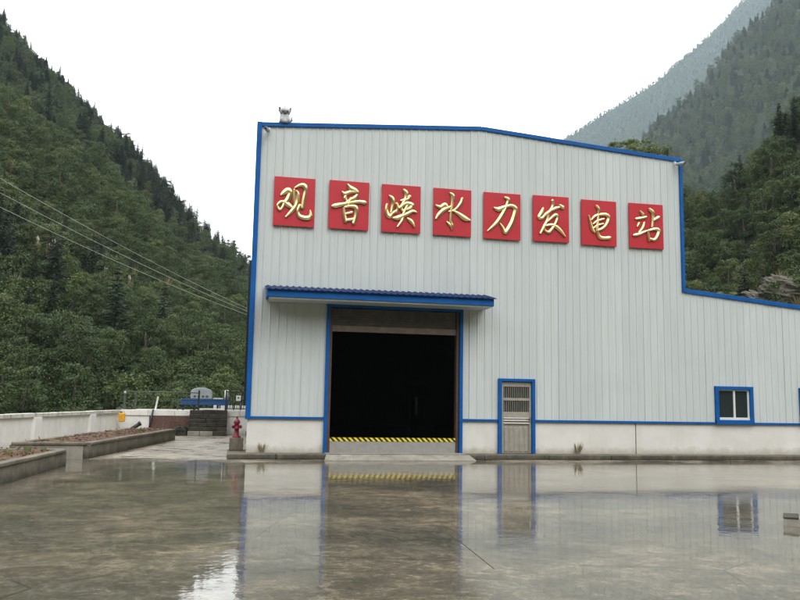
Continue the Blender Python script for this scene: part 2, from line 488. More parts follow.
# ------------------------------------------------------------------ hills (heights in metres; profile by bearing from the yard)
def vnoise(x, y, s, seed=0):
    x = np.asarray(x) / s; y = np.asarray(y) / s
    def h(i, j):
        n = np.sin(i * 127.1 + j * 311.7 + seed * 74.7) * 43758.5453
        return n - np.floor(n)
    xi, yi = np.floor(x), np.floor(y); fx, fy = x - xi, y - yi
    fx = fx * fx * (3 - 2 * fx); fy = fy * fy * (3 - 2 * fy)
    return (h(xi, yi) * (1 - fx) + h(xi + 1, yi) * fx) * (1 - fy) + (h(xi, yi + 1) * (1 - fx) + h(xi + 1, yi + 1) * fx) * fy - 0.5

class Hill:
    def __init__(s, az, el, rb, rc, amp, tree_h, seed, pw=1.0):
        s.az, s.el, s.rb, s.rc, s.amp, s.th, s.seed, s.pw = az, el, rb, rc, amp, tree_h, seed, pw
    def height(s, a, r):
        a = np.asarray(a, float); r = np.asarray(r, float)
        el = np.interp(a, s.az, s.el); rb = np.interp(a, *s.rb); rc = np.interp(a, *s.rc)
        zc = CAM.z + rc * np.tan(np.radians(el)) - s.th
        t = (r - rb) / (rc - rb)
        tt = np.clip(t, 0, 1)
        g = tt ** s.pw
        z = -4.6 + (zc + 4.6) * g
        z = np.where(t > 1, zc - (r - rc) * 0.55, z)
        x = r * np.sin(np.radians(a)); y = r * np.cos(np.radians(a))
        k = np.clip(t * 4, 0, 1) * np.clip((1.35 - t) * 2.5, 0.25, 1)
        z = z + k * s.amp * (vnoise(x, y, s.amp * 5, s.seed) * 1.6 + vnoise(x, y, s.amp * 2, s.seed + 3) * .7)
        return np.maximum(z, -4.6)
    def xyz(s, a, r):
        return np.stack([CAM.x + r * np.sin(np.radians(a)), CAM.y + r * np.cos(np.radians(a)), s.height(a, r)], -1)
    def build(s, name, a0, a1, na, nr, mat, rmax=1.35):
        A = np.linspace(a0, a1, na); T = np.linspace(-0.03, rmax, nr)
        V = []
        for a in A:
            rb = np.interp(a, *s.rb); rc = np.interp(a, *s.rc)
            V.append(s.xyz(np.full(nr, a), rb + (rc - rb) * T))
        V = np.concatenate(V)
        Fc = [(i * nr + j, (i + 1) * nr + j, (i + 1) * nr + j + 1, i * nr + j + 1) for i in range(na - 1) for j in range(nr - 1)]
        mb = MB().add(V.tolist(), Fc, 0, True)
        return tag(mb.build(name, mat), kind='structure')

H_left = Hill([-90, -60, -40, -25, -16.2, -14.3, -12.4, -9.7, -7.6, -5.5, -2.6, -0.4, 1.0, 6, 12, 16],
              [24, 27, 28, 26.5, 23.3, 22.0, 20.8, 18.7, 17.0, 14.9, 12.2, 10.6, 9.8, 7, 3, 0],
              ([-90, 16], [62, 64]), ([-90, -16, 1, 16], [330, 330, 270, 230]), 6, 6.0, 1, 0.95)
H_right = Hill([14, 20, 26, 28.9, 32.2, 34.2, 36.1, 38, 39.3, 45, 60, 95],
               [3, 11, 15.2, 16.2, 14.2, 14.6, 16.2, 18.0, 19.2, 22.5, 25, 24],
               ([14, 19, 24, 30, 95], [66, 62, 50, 45, 42]), ([14, 95], [125, 120]), 3.5, 4.0, 5, 1.0)
H_mid = Hill([5, 20, 27.9, 30.3, 33, 35.4, 37.6, 38.6, 45, 60, 95],
             [0, 11.5, 18.0, 20.0, 21.3, 23.6, 25.6, 26.4, 29, 31, 30],
             ([5, 95], [300, 300]), ([5, 95], [900, 900]), 26, 8.0, 9, 1.1)
H_far = Hill([-8, 10, 23.4, 26.2, 30.4, 33.1, 35.1, 36.3, 45, 60, 90],
             [0, 9, 18.4, 20.2, 22, 23.8, 25.2, 26, 29, 30, 28],
             ([-8, 90], [950, 950]), ([-8, 90], [2500, 2500]), 36, 9.0, 14, 1.1)
H_back = Hill([80, 100, 140, 180, 230, 260, 300], [24, 27, 25, 22, 26, 27, 25], ([80, 300], [70, 70]), ([80, 300], [260, 260]), 8, 0.0, 21, 1.0)
H_back.build('hillside_behind', 80, 296, 90, 30, M['under'], 1.1)
H_left.build('hillside_left', -70, 16, 110, 70, M['under'], 1.15)
H_right.build('hillside_right', 14, 92, 70, 40, M['under'])
H_mid.build('mountain_middle', 5, 60, 60, 50, M['under'], 1.2)
H_far.build('mountain_far', -8, 50, 70, 45, M['under'], 1.04)

# ------------------------------------------------------------------ tree meshes
def quads_mesh(name, P, D, W, L, mats, mi=None, extra=None):
    """leaf quads: centre P, long axis D, side W (unit), L = (half length, half width)"""
    n = len(P)
    a = P - D * L[:, :1]; b = P + D * L[:, :1]
    w_ = W * L[:, 1:]
    V = np.stack([a, P + w_, b, P - w_], 1).reshape(-1, 3)
    me = bpy.data.meshes.new(name)
    nv = len(V)
    ev, ef, emi = (extra if extra else ([], [], []))
    me.vertices.add(nv + len(ev))
    co = np.concatenate([V, np.array(ev).reshape(-1, 3)]) if len(ev) else V
    me.vertices.foreach_set('co', co.ravel())
    loops = np.arange(nv)
    if len(ef):
        el = np.array([i + nv for f in ef for i in f])
        loops = np.concatenate([loops, el])
    me.loops.add(len(loops)); me.loops.foreach_set('vertex_index', loops.astype(np.int32))
    starts = np.concatenate([np.arange(n) * 4, n * 4 + np.cumsum([0] + [len(f) for f in ef[:-1]])]) if len(ef) else np.arange(n) * 4
    me.polygons.add(len(starts)); me.polygons.foreach_set('loop_start', starts.astype(np.int32))
    mm = np.zeros(n, np.int32) if mi is None else np.asarray(mi, np.int32)
    if len(ef): mm = np.concatenate([mm, np.array(emi, np.int32)])
    me.polygons.foreach_set('material_index', mm)
    for m_ in mats: me.materials.append(m_)
    me.update(calc_edges=True)
    me.validate()
    return me

def unit(v): return v / (np.linalg.norm(v, axis=-1, keepdims=True) + 1e-9)

def broad_data(rg, h=6.0, rad=2.3, nblob=13, per=120, leaf=(0.15, 0.30), low=0.28):
    P = []; Nn = []
    blobs = []
    for k in range(nblob):
        u = rg.uniform(0, 1); z = low + (1 - low) * (0.08 + 0.84 * u)
        env = rad * math.sqrt(max(0.05, 1 - ((z - 0.58) / 0.50) ** 2))
        a = rg.uniform(0, 2 * math.pi); rr = env * rg.uniform(0.25, 0.85)
        br = rad * rg.uniform(0.20, 0.40)
        blobs.append((rr * math.cos(a), rr * math.sin(a), z * h, br))
    for bx, by, bz, br in blobs:
        n = int(per * (br / (rad * .37)) ** 2 * rg.uniform(.75, 1.15))
        d = unit(rg.normal(size=(n, 3)))
        d[:, 2] = np.where(d[:, 2] < -0.35, -d[:, 2], d[:, 2])
        rr = br * (1 - np.abs(rg.normal(0, .22, n)))[:, None]
        P.append(np.array([bx, by, bz]) + d * rr * np.array([1, 1, 0.8])); Nn.append(d)
    nf_ = int(per * 2.2)                                    # thin twigs and leaves between the clumps
    d = unit(rg.normal(size=(nf_, 3))); rr = rg.uniform(.3, 1.08, nf_)[:, None] ** .6
    P.append(np.array([0, 0, (low + (1 - low) * .5) * h]) + d * rr * np.array([rad * .95, rad * .95, (1 - low) * .52 * h])); Nn.append(d)
    P = np.concatenate(P); Nn = np.concatenate(Nn)
    n = len(P)
    nn = unit(Nn * 0.75 + rg.normal(size=(n, 3)) * 0.55 + np.array([0, 0, 0.35]))
    D = unit(np.cross(nn, rg.normal(size=(n, 3)))); W = unit(np.cross(nn, D))
    L = np.stack([rg.uniform(*leaf, n), rg.uniform(*leaf, n) * 0.62], 1)
    return P, D, W, L, blobs

def trunk_data(blobs, h, r0, rg, nl=6):
    mb = MB()
    lean = rg.normal(0, .12, 2)
    pts = [(0, 0, -0.6), (lean[0] * .3, lean[1] * .3, h * .2), (lean[0], lean[1], h * .45), (lean[0] * 1.6, lean[1] * 1.6, h * .72)]
    mb.tube(pts, [r0 * 1.25, r0, r0 * .75, r0 * .35], 7)
    for b in blobs[:nl]:
        s_ = Vector(pts[1]).lerp(Vector(pts[2]), rg.uniform(0.2, 1.0))
        e_ = Vector(b[:3]); mid_ = s_.lerp(e_, .5) + Vector((0, 0, -.15))
        mb.tube([s_, mid_, e_], [r0 * .45, r0 * .3, r0 * .12], 5)
    return mb

def conifer_data(rg, h=8.0, rad=1.7, droop=0.35):
    P = []; D = []; W = []; L = []
    nt_ = int(h * 4.2)
    for i in range(nt_):
        z = h * (0.10 + 0.90 * i / nt_) + rg.uniform(-.08, .08)
        ln = rad * (1 - z / h) ** 0.85 * rg.uniform(.75, 1.15) + 0.12
        nb = 8 if ln > .6 else 5
        a0 = rg.uniform(0, 6.28)
        for k in range(nb):
            a = a0 + k * 6.283 / nb + rg.uniform(-.3, .3)
            l_ = ln * rg.uniform(.65, 1.1)
            m_ = max(2, int(l_ / 0.16))
            for q in range(m_):
                f = (q + .6) / m_
                p = np.array([math.cos(a) * l_ * f, math.sin(a) * l_ * f, z - droop * l_ * f * f + 0.12 * l_ * f])
                d = np.array([math.cos(a + rg.uniform(-.7, .7)), math.sin(a + rg.uniform(-.7, .7)), rg.uniform(-.45, .25)])
                P.append(p); D.append(d)
                W.append(np.array([-math.sin(a), math.cos(a), rg.uniform(-.6, .6)]))
                L.append((rg.uniform(.17, .32), rg.uniform(.075, .13)))
    P.append(np.array([0, 0, h + .1])); D.append(np.array([0, 0, 1.])); W.append(np.array([1., 0, 0])); L.append((.35, .05))
    return np.array(P), unit(np.array(D)), unit(np.array(W)), np.array(L)

def reed_data(rg, h=1.7, n=70, spread=.55):
    P = []; D = []; W = []; L = []
    for k in range(n):
        a = rg.uniform(0, 6.28); r = spread * math.sqrt(rg.uniform(0, 1)) * .45
        out = rg.uniform(.1, .55)
        d = unit(np.array([math.cos(a) * out, math.sin(a) * out, 1.0]))
        l_ = h * rg.uniform(.3, .55)
        P.append(np.array([math.cos(a) * r, math.sin(a) * r, 0]) + d * l_); D.append(d)
        W.append(unit(np.cross(d, rg.normal(size=3)))); L.append((l_, 0.028 * h))
    return np.array(P), np.array(D), np.array(W), np.array(L)

rg = np.random.default_rng(3)
BROAD = []; TRUNKS = []
for k in range(6):
    h = [6.0, 5.2, 7.0, 6.4, 4.6, 7.6][k]; rad = [2.3, 2.5, 2.2, 2.8, 2.3, 2.4][k]
    P, D, W, L, bl = broad_data(rg, h, rad, 24 + 2 * k, 230, (0.06, 0.15), low=0.10)
    BROAD.append((P, D, W, L)); TRUNKS.append(trunk_data(bl, h, .13 + .012 * h, rg))
SHRUB = []
for k in range(3):
    P, D, W, L, bl = broad_data(rg, 2.4, 1.5, 9, 220, (0.06, 0.13), low=0.05)
    SHRUB.append((P, D, W, L))
CONI = [conifer_data(rg, 8.0, 2.2), conifer_data(rg, 9.0, 2.3, .45), conifer_data(rg, 6.5, 2.0)]
CONT = []
for h in (8.0, 9.0, 6.5):
    CONT.append(MB().tube([(0, 0, -.6), (0, 0, h * .5), (0, 0, h)], [.17, .11, .02], 7))
REED = [reed_data(rg), reed_data(rg, 2.1, 60)]

crown_me = [quads_mesh('crown', *b, [M['leaf']]) for b in BROAD]
crown_y_me = [quads_mesh('crown', *b, [M['leaf_y']]) for b in BROAD[:3]]
shrub_me = [quads_mesh('crown', *b, [M['leaf']]) for b in SHRUB]
coni_me = [quads_mesh('crown', *b, [M['needle']]) for b in CONI]
trunk_me = [t_.mesh('trunk', M['bark']) for t_ in TRUNKS]
cont_me = [t_.mesh('trunk', M['bark']) for t_ in CONT]
reed_me = [quads_mesh('reed', *b, [M['drygrass']]) for b in REED]

# source plants for the mass of the woods (never linked into the scene)
src = bpy.data.collections.new('wood_sources')
def add_src(name, me):
    o = bpy.data.objects.new(name, me); src.objects.link(o)
def joined(data, trunk, mats):
    return quads_mesh('wood_plant', *data, mats, None, (trunk.v, trunk.f, [1] * len(trunk.f)))
k = 0
for b, t_ in zip(BROAD, TRUNKS): add_src('src_%02d' % k, joined(b, t_, [M['leaf'], M['bark']])); k += 1     # 0-5
for b, t_ in zip(BROAD[:2], TRUNKS[:2]): add_src('src_%02d' % k, joined(b, t_, [M['leaf_y'], M['bark']])); k += 1   # 6-7
for b in SHRUB: add_src('src_%02d' % k, quads_mesh('wood_plant', *b, [M['leaf']])); k += 1                      # 8-10
for b, t_ in zip(CONI, CONT): add_src('src_%02d' % k, joined(b, t_, [M['needle'], M['bark']])); k += 1        # 11-13
for me in reed_me: add_src('src_%02d' % k, me); k += 1                                                        # 14-15

def gn_forest():
    g = bpy.data.node_groups.new('wood_scatter', 'GeometryNodeTree')
    g.interface.new_socket('Geometry', in_out='INPUT', socket_type='NodeSocketGeometry')
    g.interface.new_socket('Geometry', in_out='OUTPUT', socket_type='NodeSocketGeometry')
    gi = g.nodes.new('NodeGroupInput'); go = g.nodes.new('NodeGroupOutput')
    m2p = g.nodes.new('GeometryNodeMeshToPoints')
    iop = g.nodes.new('GeometryNodeInstanceOnPoints')
    ci = g.nodes.new('GeometryNodeCollectionInfo'); ci.inputs['Collection'].default_value = src
    ci.inputs['Separate Children'].default_value = True; ci.inputs['Reset Children'].default_value = True
    def attr(nm, ty):
        a = g.nodes.new('GeometryNodeInputNamedAttribute'); a.data_type = ty; a.inputs['Name'].default_value = nm
        return a.outputs['Attribute']
    g.links.new(gi.outputs[0], m2p.inputs['Mesh'])
    g.links.new(m2p.outputs[0], iop.inputs['Points'])
    g.links.new(ci.outputs[0], iop.inputs['Instance'])
    iop.inputs['Pick Instance'].default_value = True
    g.links.new(attr('plant', 'INT'), iop.inputs['Instance Index'])
    e2r = g.nodes.new('FunctionNodeEulerToRotation')
    g.links.new(attr('turn', 'FLOAT_VECTOR'), e2r.inputs[0])
    g.links.new(e2r.outputs[0], iop.inputs['Rotation'])
    g.links.new(attr('size', 'FLOAT_VECTOR'), iop.inputs['Scale'])
    g.links.new(iop.outputs[0], go.inputs[0])
    return g
GN = gn_forest()
def wood(name, pts, idx, size, label, cat='wood'):
    me = bpy.data.meshes.new(name)
    n = len(pts)
    me.vertices.add(n); me.vertices.foreach_set('co', np.asarray(pts, float).ravel())
    a = me.attributes.new('plant', 'INT', 'POINT'); a.data.foreach_set('value', np.asarray(idx, np.int32))
    s3 = np.stack([size * rng.uniform(.85, 1.15, n), size * rng.uniform(.85, 1.15, n), size * rng.uniform(.85, 1.2, n)], 1)
    a = me.attributes.new('size', 'FLOAT_VECTOR', 'POINT'); a.data.foreach_set('vector', s3.ravel())
    r3 = np.stack([rng.normal(0, .06, n), rng.normal(0, .06, n), rng.uniform(0, 6.28, n)], 1)
    a = me.attributes.new('turn', 'FLOAT_VECTOR', 'POINT'); a.data.foreach_set('vector', r3.ravel())
    o = bpy.data.objects.new(name, me); COL.objects.link(o)
    md = o.modifiers.new('scatter', 'NODES'); md.node_group = GN
    tag(o, label, cat, kind='stuff')
    return o

def scatter(hill, a0, a1, spacing, t0=0.0, t1=1.06, jitter=.9):
    """roughly even points over the slope, in real metres"""
    pts = []
    rbm = min(np.interp(a0, *hill.rb), np.interp(a1, *hill.rb)); rcm = max(np.interp(a0, *hill.rc), np.interp(a1, *hill.rc))
    r = rbm
    while r < rcm * 1.1:
        na = max(1, int(R(a1 - a0) * r / spacing))
        a = a0 + (np.arange(na) + rng.uniform(0, 1, na)) / na * (a1 - a0)
        rr = r + rng.uniform(-.5, .5, na) * spacing * jitter
        rb = np.interp(a, *hill.rb); rc = np.interp(a, *hill.rc); t = (rr - rb) / (rc - rb)
        ok = (t > t0) & (t < t1)
        if ok.any():
            P = hill.xyz(a[ok], rr[ok])
            pts.append(np.concatenate([P, a[ok, None], t[ok, None]], 1))
        r += spacing * 0.92
    return np.concatenate(pts)

# --- left hillside
S = scatter(H_left, -40, 12, 2.6, 0.0)
rr_ = np.hypot(S[:, 0], S[:, 1] - CAM.y)
S = S[~((rr_ < 78) & (((S[:, 3] > -8.9) & (S[:, 3] < -6.7)) | ((S[:, 3] > -5.5) & (S[:, 3] < -3.9))))]     # low growth before the two tall firs
n = len(S)
cn = vnoise(S[:, 0], S[:, 2] * 1.3 + S[:, 1], 24, 31); yn = vnoise(S[:, 0], S[:, 1], 30, 47)
idx = rng.integers(0, 6, n)
u = rng.uniform(0, 1, n)
idx = np.where((cn > .12) & (u < .7), rng.integers(11, 14, n), idx)
idx = np.where(rng.uniform(0, 1, n) < np.clip((S[:, 4] - .35) * 1.2, 0, .5), rng.integers(11, 14, n), idx)
idx = np.where((yn > .02) & (u > .5) & (u < .82) & (S[:, 4] < .6) & (u < .64), rng.integers(6, 8, n), idx)
idx = np.where(u > .86, rng.integers(8, 11, n), idx)
size = rng.uniform(.38, .88, n) ** 1.1
size = np.where(idx >= 11, size * 1.0, size)
# the plants that show largest become things of their own further down
order = np.argsort(np.hypot(S[:, 0] - CAM.x, S[:, 1] - CAM.y))
inview = (S[:, 3] > -16.8) & (S[:, 3] < 1.2)
near_ids = [i for i in order if inview[i] and idx[i] < 8][:90]
con_ids = [i for i in order if inview[i] and idx[i] >= 11 and idx[i] < 14][:24]
ridge_ids = [i for i in range(n) if inview[i] and .955 < S[i, 4] < 1.03]
ridge_ids = ridge_ids[::max(1, len(ridge_ids) // 26)][:26]
own = set(near_ids) | set(con_ids) | set(ridge_ids)
rest = np.array([i for i in range(n) if i not in own])
wood('left_hillside_wood', S[rest, :3], idx[rest], size[rest], 'dense dark green wood covering the steep hillside at left')
U = scatter(H_left, -22, 6, 1.9, -0.02, .5)
ui = np.where(rng.uniform(0, 1, len(U)) < .93, rng.integers(8, 11, len(U)), rng.integers(14, 16, len(U)))
wood('left_hillside_undergrowth', U[:, :3], ui, rng.uniform(.6, 1.25, len(U)), 'low shrubs and reeds growing between the trees of the left hillside', 'undergrowth')

def tree(name, crown, trunk, loc, sc, label, cat='tree', group=None, bark=None):
    t_ = empty(name, loc, random.uniform(0, 6.28))
    t_.scale = (sc * random.uniform(.92, 1.1), sc * random.uniform(.92, 1.1), sc * random.uniform(.92, 1.15))
    c = bpy.data.objects.new('crown', crown); COL.objects.link(c); c.parent = t_
    if trunk:
        k_ = bpy.data.objects.new('trunk', trunk); COL.objects.link(k_); k_.parent = t_
    tag(t_, label, cat, group)
    return t_
def zone(a):
    if a < -13.0: return 'behind the left end of the parapet'
    if a < -10.3: return 'between the two parapet pilasters'
    if a < -7.8: return 'just left of the yellow can'
    if a < -4.2: return 'behind the thin walkway railing'
    return 'behind the blue hoist and black fence'
for i in near_ids:
    v = int(idx[i])
    cr = crown_me[v] if v < 6 else crown_y_me[v - 6]
    if v < 6: tree('broadleaf_tree', cr, trunk_me[v], S[i, :3], size[i], 'dark green bushy tree on the left hillside ' + zone(S[i, 3]), group='bushy trees at the foot of the left hillside')
    else: tree('broadleaf_tree', cr, trunk_me[v - 6], S[i, :3], size[i], 'yellow green tree on the left hillside ' + zone(S[i, 3]), group='yellow green trees at the foot of the left hillside')
for i in con_ids:
    v = int(idx[i]) - 11
    tree('fir_tree', coni_me[v], cont_me[v], S[i, :3], size[i], 'dark pointed fir on the left hillside ' + zone(S[i, 3]), group='firs low on the left hillside')
for i in ridge_ids:
    v = int(idx[i]) % 3
    tree('fir_tree', coni_me[v], cont_me[v], S[i, :3], size[i] * .95, 'small dark fir standing against the sky on the left ridge line', group='firs along the left ridge line')
def on_slope(hill, a, e):
    r_ = np.linspace(np.interp(a, *hill.rb), np.interp(a, *hill.rc), 600)
    z_ = hill.height(np.full(600, a), r_)
    k_ = int(np.argmin(np.abs(np.degrees(np.arctan2(z_ - CAM.z, r_)) - e)))
    return hill.xyz(np.array([a]), r_[k_:k_ + 1])[0]
# two tall dark firs that stand out half way up
for (a, r, sc, lb) in ((-7.8, 2.8, 1.05, 'tallest dark fir half way up the left hillside, below the cables'),
                       (-4.7, 2.9, .9, 'broad dark fir to the right of the tallest one on the left hillside')):
    p_ = on_slope(H_left, a, r)
    tree('fir_tree', coni_me[0], cont_me[0], p_, sc, lb)
# pale plume reeds on the slope
plume_mb = MB()
for k in range(7):
    a = rg.uniform(0, 6.28); q = (math.cos(a) * .35, math.sin(a) * .35)
    hgt = rg.uniform(1.6, 2.2)
    plume_mb.tube([(q[0] * .3, q[1] * .3, .6), (q[0], q[1], hgt)], [.012, .01], 4)
    plume_mb.lathe([(.01, 0), (.075, .15), (.06, .4), (.01, .62)], (q[0], q[1], hgt), 6)
plume_me = plume_mb.mesh('plume', M['plume'])
for (a, r) in ((-12.9, 8.0), (-12.3, 7.7), (-12.0, 7.9), (-8.6, 6.3), (-8.1, 6.0), (-7.7, 6.3), (-7.0, 5.9), (-11.6, 7.3)):
    p_ = on_slope(H_left, a, r) + np.array([0, 0, 2.6])
    t_ = empty('reed_clump', p_, random.uniform(0, 6)); t_.scale = (.6, .6, .6)
    c = bpy.data.objects.new('blades', reed_me[0]); COL.objects.link(c); c.parent = t_
    c = bpy.data.objects.new('plume', plume_me); COL.objects.link(c); c.parent = t_
    tag(t_, 'reed clump with pale plumes on the left hillside below the cables', 'reed', 'plume reeds on the left hillside')

# --- right hillside
S = scatter(H_right, 15, 50, 2.2, 0.06)
keep = ~((S[:, 0] < 18.5) & (S[:, 1] < 28)) & (S[:, 1] > 13.5)
azr = S[:, 3]; rr_ = np.hypot(S[:, 0], S[:, 1] - CAM.y)
keep &= ~((azr > 35.0) & (azr < 43) & (rr_ < 76))          # bare rock face
S = S[keep]; n = len(S)
u = rng.uniform(0, 1, n); yn = vnoise(S[:, 0], S[:, 1], 16, 5)
idx = rng.integers(0, 6, n)
idx = np.where((yn > .05) & (u < .45), rng.integers(6, 8, n), idx)
idx = np.where(u > .85, rng.integers(8, 11, n), idx)
idx = np.where((u > .45) & (u < .53), rng.integers(11, 14, n), idx)
size = rng.uniform(.4, .85, n)
order = np.argsort(np.hypot(S[:, 0] - CAM.x, S[:, 1] - CAM.y))
inview = (S[:, 3] > 28) & (S[:, 3] < 40.5)
own_ids = [i for i in order if inview[i] and idx[i] < 8][:80]
own = set(own_ids)
rest = np.array([i for i in range(n) if i not in own])
wood('right_hillside_wood', S[rest, :3], idx[rest], size[rest], 'dense green wood on the slope behind the low right wing')
for i in own_ids:
    v = int(idx[i])
    if v < 6: tree('broadleaf_tree', crown_me[v], trunk_me[v], S[i, :3], size[i], 'dark green bushy tree on the slope above the low right roof', group='dark trees above the low right roof')
    else: tree('broadleaf_tree', crown_y_me[v - 6], trunk_me[v - 6], S[i, :3], size[i], 'light yellow green tree on the slope above the low right roof', group='light green trees above the low right roof')
U = scatter(H_right, 24, 46, 1.9, 0.03, .6)
U = U[~((U[:, 0] < 17.5) & (U[:, 1] < 27)) & (U[:, 1] > 13)]
rr_ = np.hypot(U[:, 0], U[:, 1] - CAM.y)
rock_zone = (U[:, 3] > 35.2) & (U[:, 3] < 43) & (rr_ < 74)
U = U[~(rock_zone & (rng.uniform(0, 1, len(U)) < .6))]
rr_ = np.hypot(U[:, 0], U[:, 1] - CAM.y)
rock_zone = (U[:, 3] > 35.2) & (U[:, 3] < 43) & (rr_ < 80)
ui = np.where(rng.uniform(0, 1, len(U)) < np.where(rock_zone, .15, .85), rng.integers(8, 11, len(U)), rng.integers(14, 16, len(U)))
wood('right_hillside_undergrowth', U[:, :3], ui, rng.uniform(.45, .95, len(U)) * np.where(rock_zone, .6, 1), 'shrubs and dry reeds on the slope behind the low right wing', 'undergrowth')
for (a, r, sc, lb) in ((28.9, 112, 1.30, 'light green tree top showing just above the roof edge, left of the corner camera'),
                       (30.2, 114, 1.28, 'light green tree top over the roof edge nearest the corner camera'),
                       (27.6, 113, 1.22, 'small light green tree top showing farthest left over the sloping roof edge')):
    tree('broadleaf_tree', crown_y_me[2], trunk_me[2], H_right.xyz(np.array([a]), np.array([r]))[0], sc, lb)
G_ = scatter(H_right, 34.3, 43, .8, .1, .55)
rr_ = np.hypot(G_[:, 0], G_[:, 1] - CAM.y); G_ = G_[(rr_ > 56) & (rr_ < 82)]
wood('dry_reed_bank', G_[:, :3], np.where(rng.uniform(0, 1, len(G_)) < .6, rng.integers(14, 16, len(G_)), rng.integers(8, 11, len(G_))), rng.uniform(.4, .95, len(G_)), 'yellowish dry reeds round the grey rocks above the low right roof', 'reeds')
# --- mountains
S = scatter(H_mid, 20, 44, 7.6, 0.12); n = len(S); u = rng.uniform(0, 1, n)
idx = np.where(u < .62, rng.integers(0, 6, n), np.where(u < .95, rng.integers(11, 14, n), rng.integers(6, 8, n)))
wood('middle_mountain_wood', S[:, :3], idx, rng.uniform(1.1, 1.9, n), 'hazy dark green wood on the steep mountain behind the right slope')
S = scatter(H_far, 20, 40, 9.5, 0.45); n = len(S); u = rng.uniform(0, 1, n)
idx = np.where(u < .8, rng.integers(0, 6, n), rng.integers(11, 14, n))
wood('far_mountain_wood', S[:, :3], idx, rng.uniform(1.0, 1.7, n), 'pale blue grey wood on the farthest mountain fading into haze')

# rock outcrop above the low roof
def rock_mesh(seed, sx, sy, sz):
    bm = bmesh.new(); bmesh.ops.create_icosphere(bm, subdivisions=5, radius=1)
    for v in bm.verts:
        c = v.co.copy()
        k_ = 1 + .35 * float(vnoise(c.x * 3 + seed, c.y * 3 + c.z * 2, .8, seed)) + .18 * float(vnoise(c.x * 9, c.z * 14 + c.y * 5, 1, seed + 2))
        q = Vector((max(-.72, min(.72, c.x)), max(-.7, min(.7, c.y)), max(-.75, min(.75, c.z)))) * k_
        q = q * (1 + .10 * float(vnoise(c.x * 7 + c.z * 16, c.y * 12 + c.z * 5, 1, seed + 6)))
        v.co = Vector((q.x * sx, q.y * sy, q.z * sz))
    me = bpy.data.meshes.new('rock'); bm.to_mesh(me); bm.free(); me.materials.append(M['rock']); return me
for k, (a, e, dz, sx, sy, sz, ry, lb) in enumerate((
        (38.9, 6.9, -.3, 4.4, 2.0, 2.2, -14, 'largest grey rock ledge on the slope above the low right roof'),
        (36.6, 6.5, .0, 2.8, 1.8, 1.3, -18, 'lower tilted rock slab left of the largest grey ledge'),
        (40.8, 8.4, .1, 3.4, 2.2, 2.0, -10, 'grey rock at the right edge, beside the largest ledge'),
        (37.6, 9.0, .2, 2.0, 1.5, 1.1, -20, 'small upper rock showing through reeds above the largest ledge'))):
    p_ = on_slope(H_right, a, e)
    o = bpy.data.objects.new('rock_outcrop', rock_mesh(k + 1, sx, sy, sz)); COL.objects.link(o)
    o.location = (p_[0], p_[1], p_[2] + dz); o.rotation_euler = (R(20), R(-ry), R(-38))
    tag(o, lb, 'rock')

# ================================================================== THE POWER STATION HALL
XL, XM, XR = 0.55, 14.95, 27.0
ZE, ZA, XA = 10.06, 10.56, 7.75        # eaves, apex
DEPTH, DEPTH2 = 25.0, 10.0
def roof_z(x):
    if x <= XM: return ZE + (ZA - ZE) * (1 - abs(x - XA) / (XA - XL))
    return 5.48 - (x - XM) * 0.0857
hall = empty('power_station_hall', ((XL + XR) / 2, 0, 0)); hall.location = (0, 0, 0)
tag(hall, 'tall white corrugated steel hall with blue edging and a dark open gate', 'building')
OPEN = [(2.84, 7.14, -1, 4.43), (8.36, 9.55, -1, 2.27), (16.02, 17.42, 1.0, 2.19), (19.25, 20.65, 1.0, 2.19)]
DADO = 1.03
def sheet_mesh(x0, x1):
    """one ribbed steel sheet, cut round the openings and along the roof line"""
    PT = 0.255
    prof = []
    npitch = round((x1 - x0) / PT)
    st = (x1 - x0) / npitch
    for i in range(npitch):
        b = x0 + i * st
        prof += [(b, 0), (b + .014, -.019), (b + .038, -.019), (b + .052, 0)]
        prof += [(b + st * .42, 0.0), (b + st * .45, -.0035), (b + st * .49, 0.0), (b + st * .69, 0.0), (b + st * .72, -.0035), (b + st * .76, 0.0)]
    prof.append((x1, 0))
    cuts = sorted({c for o in OPEN for c in o[:2] if x0 < c < x1} | {c for c in (XA,) if x0 < c < x1})
    xs_ = [p_[0] for p_ in prof]; ys_ = [p_[1] for p_ in prof]
    allx = sorted(set(xs_) | set(cuts))
    mb = MB()
    for a, b in zip(allx[:-1], allx[1:]):
        if b - a < 1e-5: continue
        ya, yb = np.interp(a, xs_, ys_), np.interp(b, xs_, ys_)
        za, zb = roof_z(a + 1e-6 if a >= x0 else a) - .03, roof_z(b - 1e-6) - .03
        segs = [(DADO - .02, None)]
        for o in OPEN:
            if a >= o[0] - 1e-6 and b <= o[1] + 1e-6:
                new = []
                if o[2] > DADO: new.append((DADO - .02, o[2]))
                new.append((o[3], None)); segs = new
        for z0, z1 in segs:
            mb.add([(a, ya - .03, z0), (b, yb - .03, z0), (b, yb - .03, zb if z1 is None else z1), (a, ya - .03, za if z1 is None else z1)], [(0, 1, 2, 3)])
    return mb
def sheets(x0, x1, n):
    for i in range(n):
        a = x0 + (x1 - x0) * i / n; b = x0 + (x1 - x0) * (i + 1) / n
        o = sheet_mesh(a, b).build('wall_sheet', M['sheet'], hall)
        o.location.y = random.uniform(-.004, .004)
sheets(XL + .02, XM - .01, 19)
sheets(XM - .01, XR, 16)
# masonry base wall
for a, b in ((XL, 2.84), (7.14, 8.36), (9.55, 13.08), (13.115, XR)):
    MB().box(a, b, -.01, .22, -.3, DADO).build('base_wall', M['plaster'], hall)
MB().box(13.06, 13.14, .05, .2, -.3, DADO - .01).build('settlement_joint', M['concrete_d'], hall)
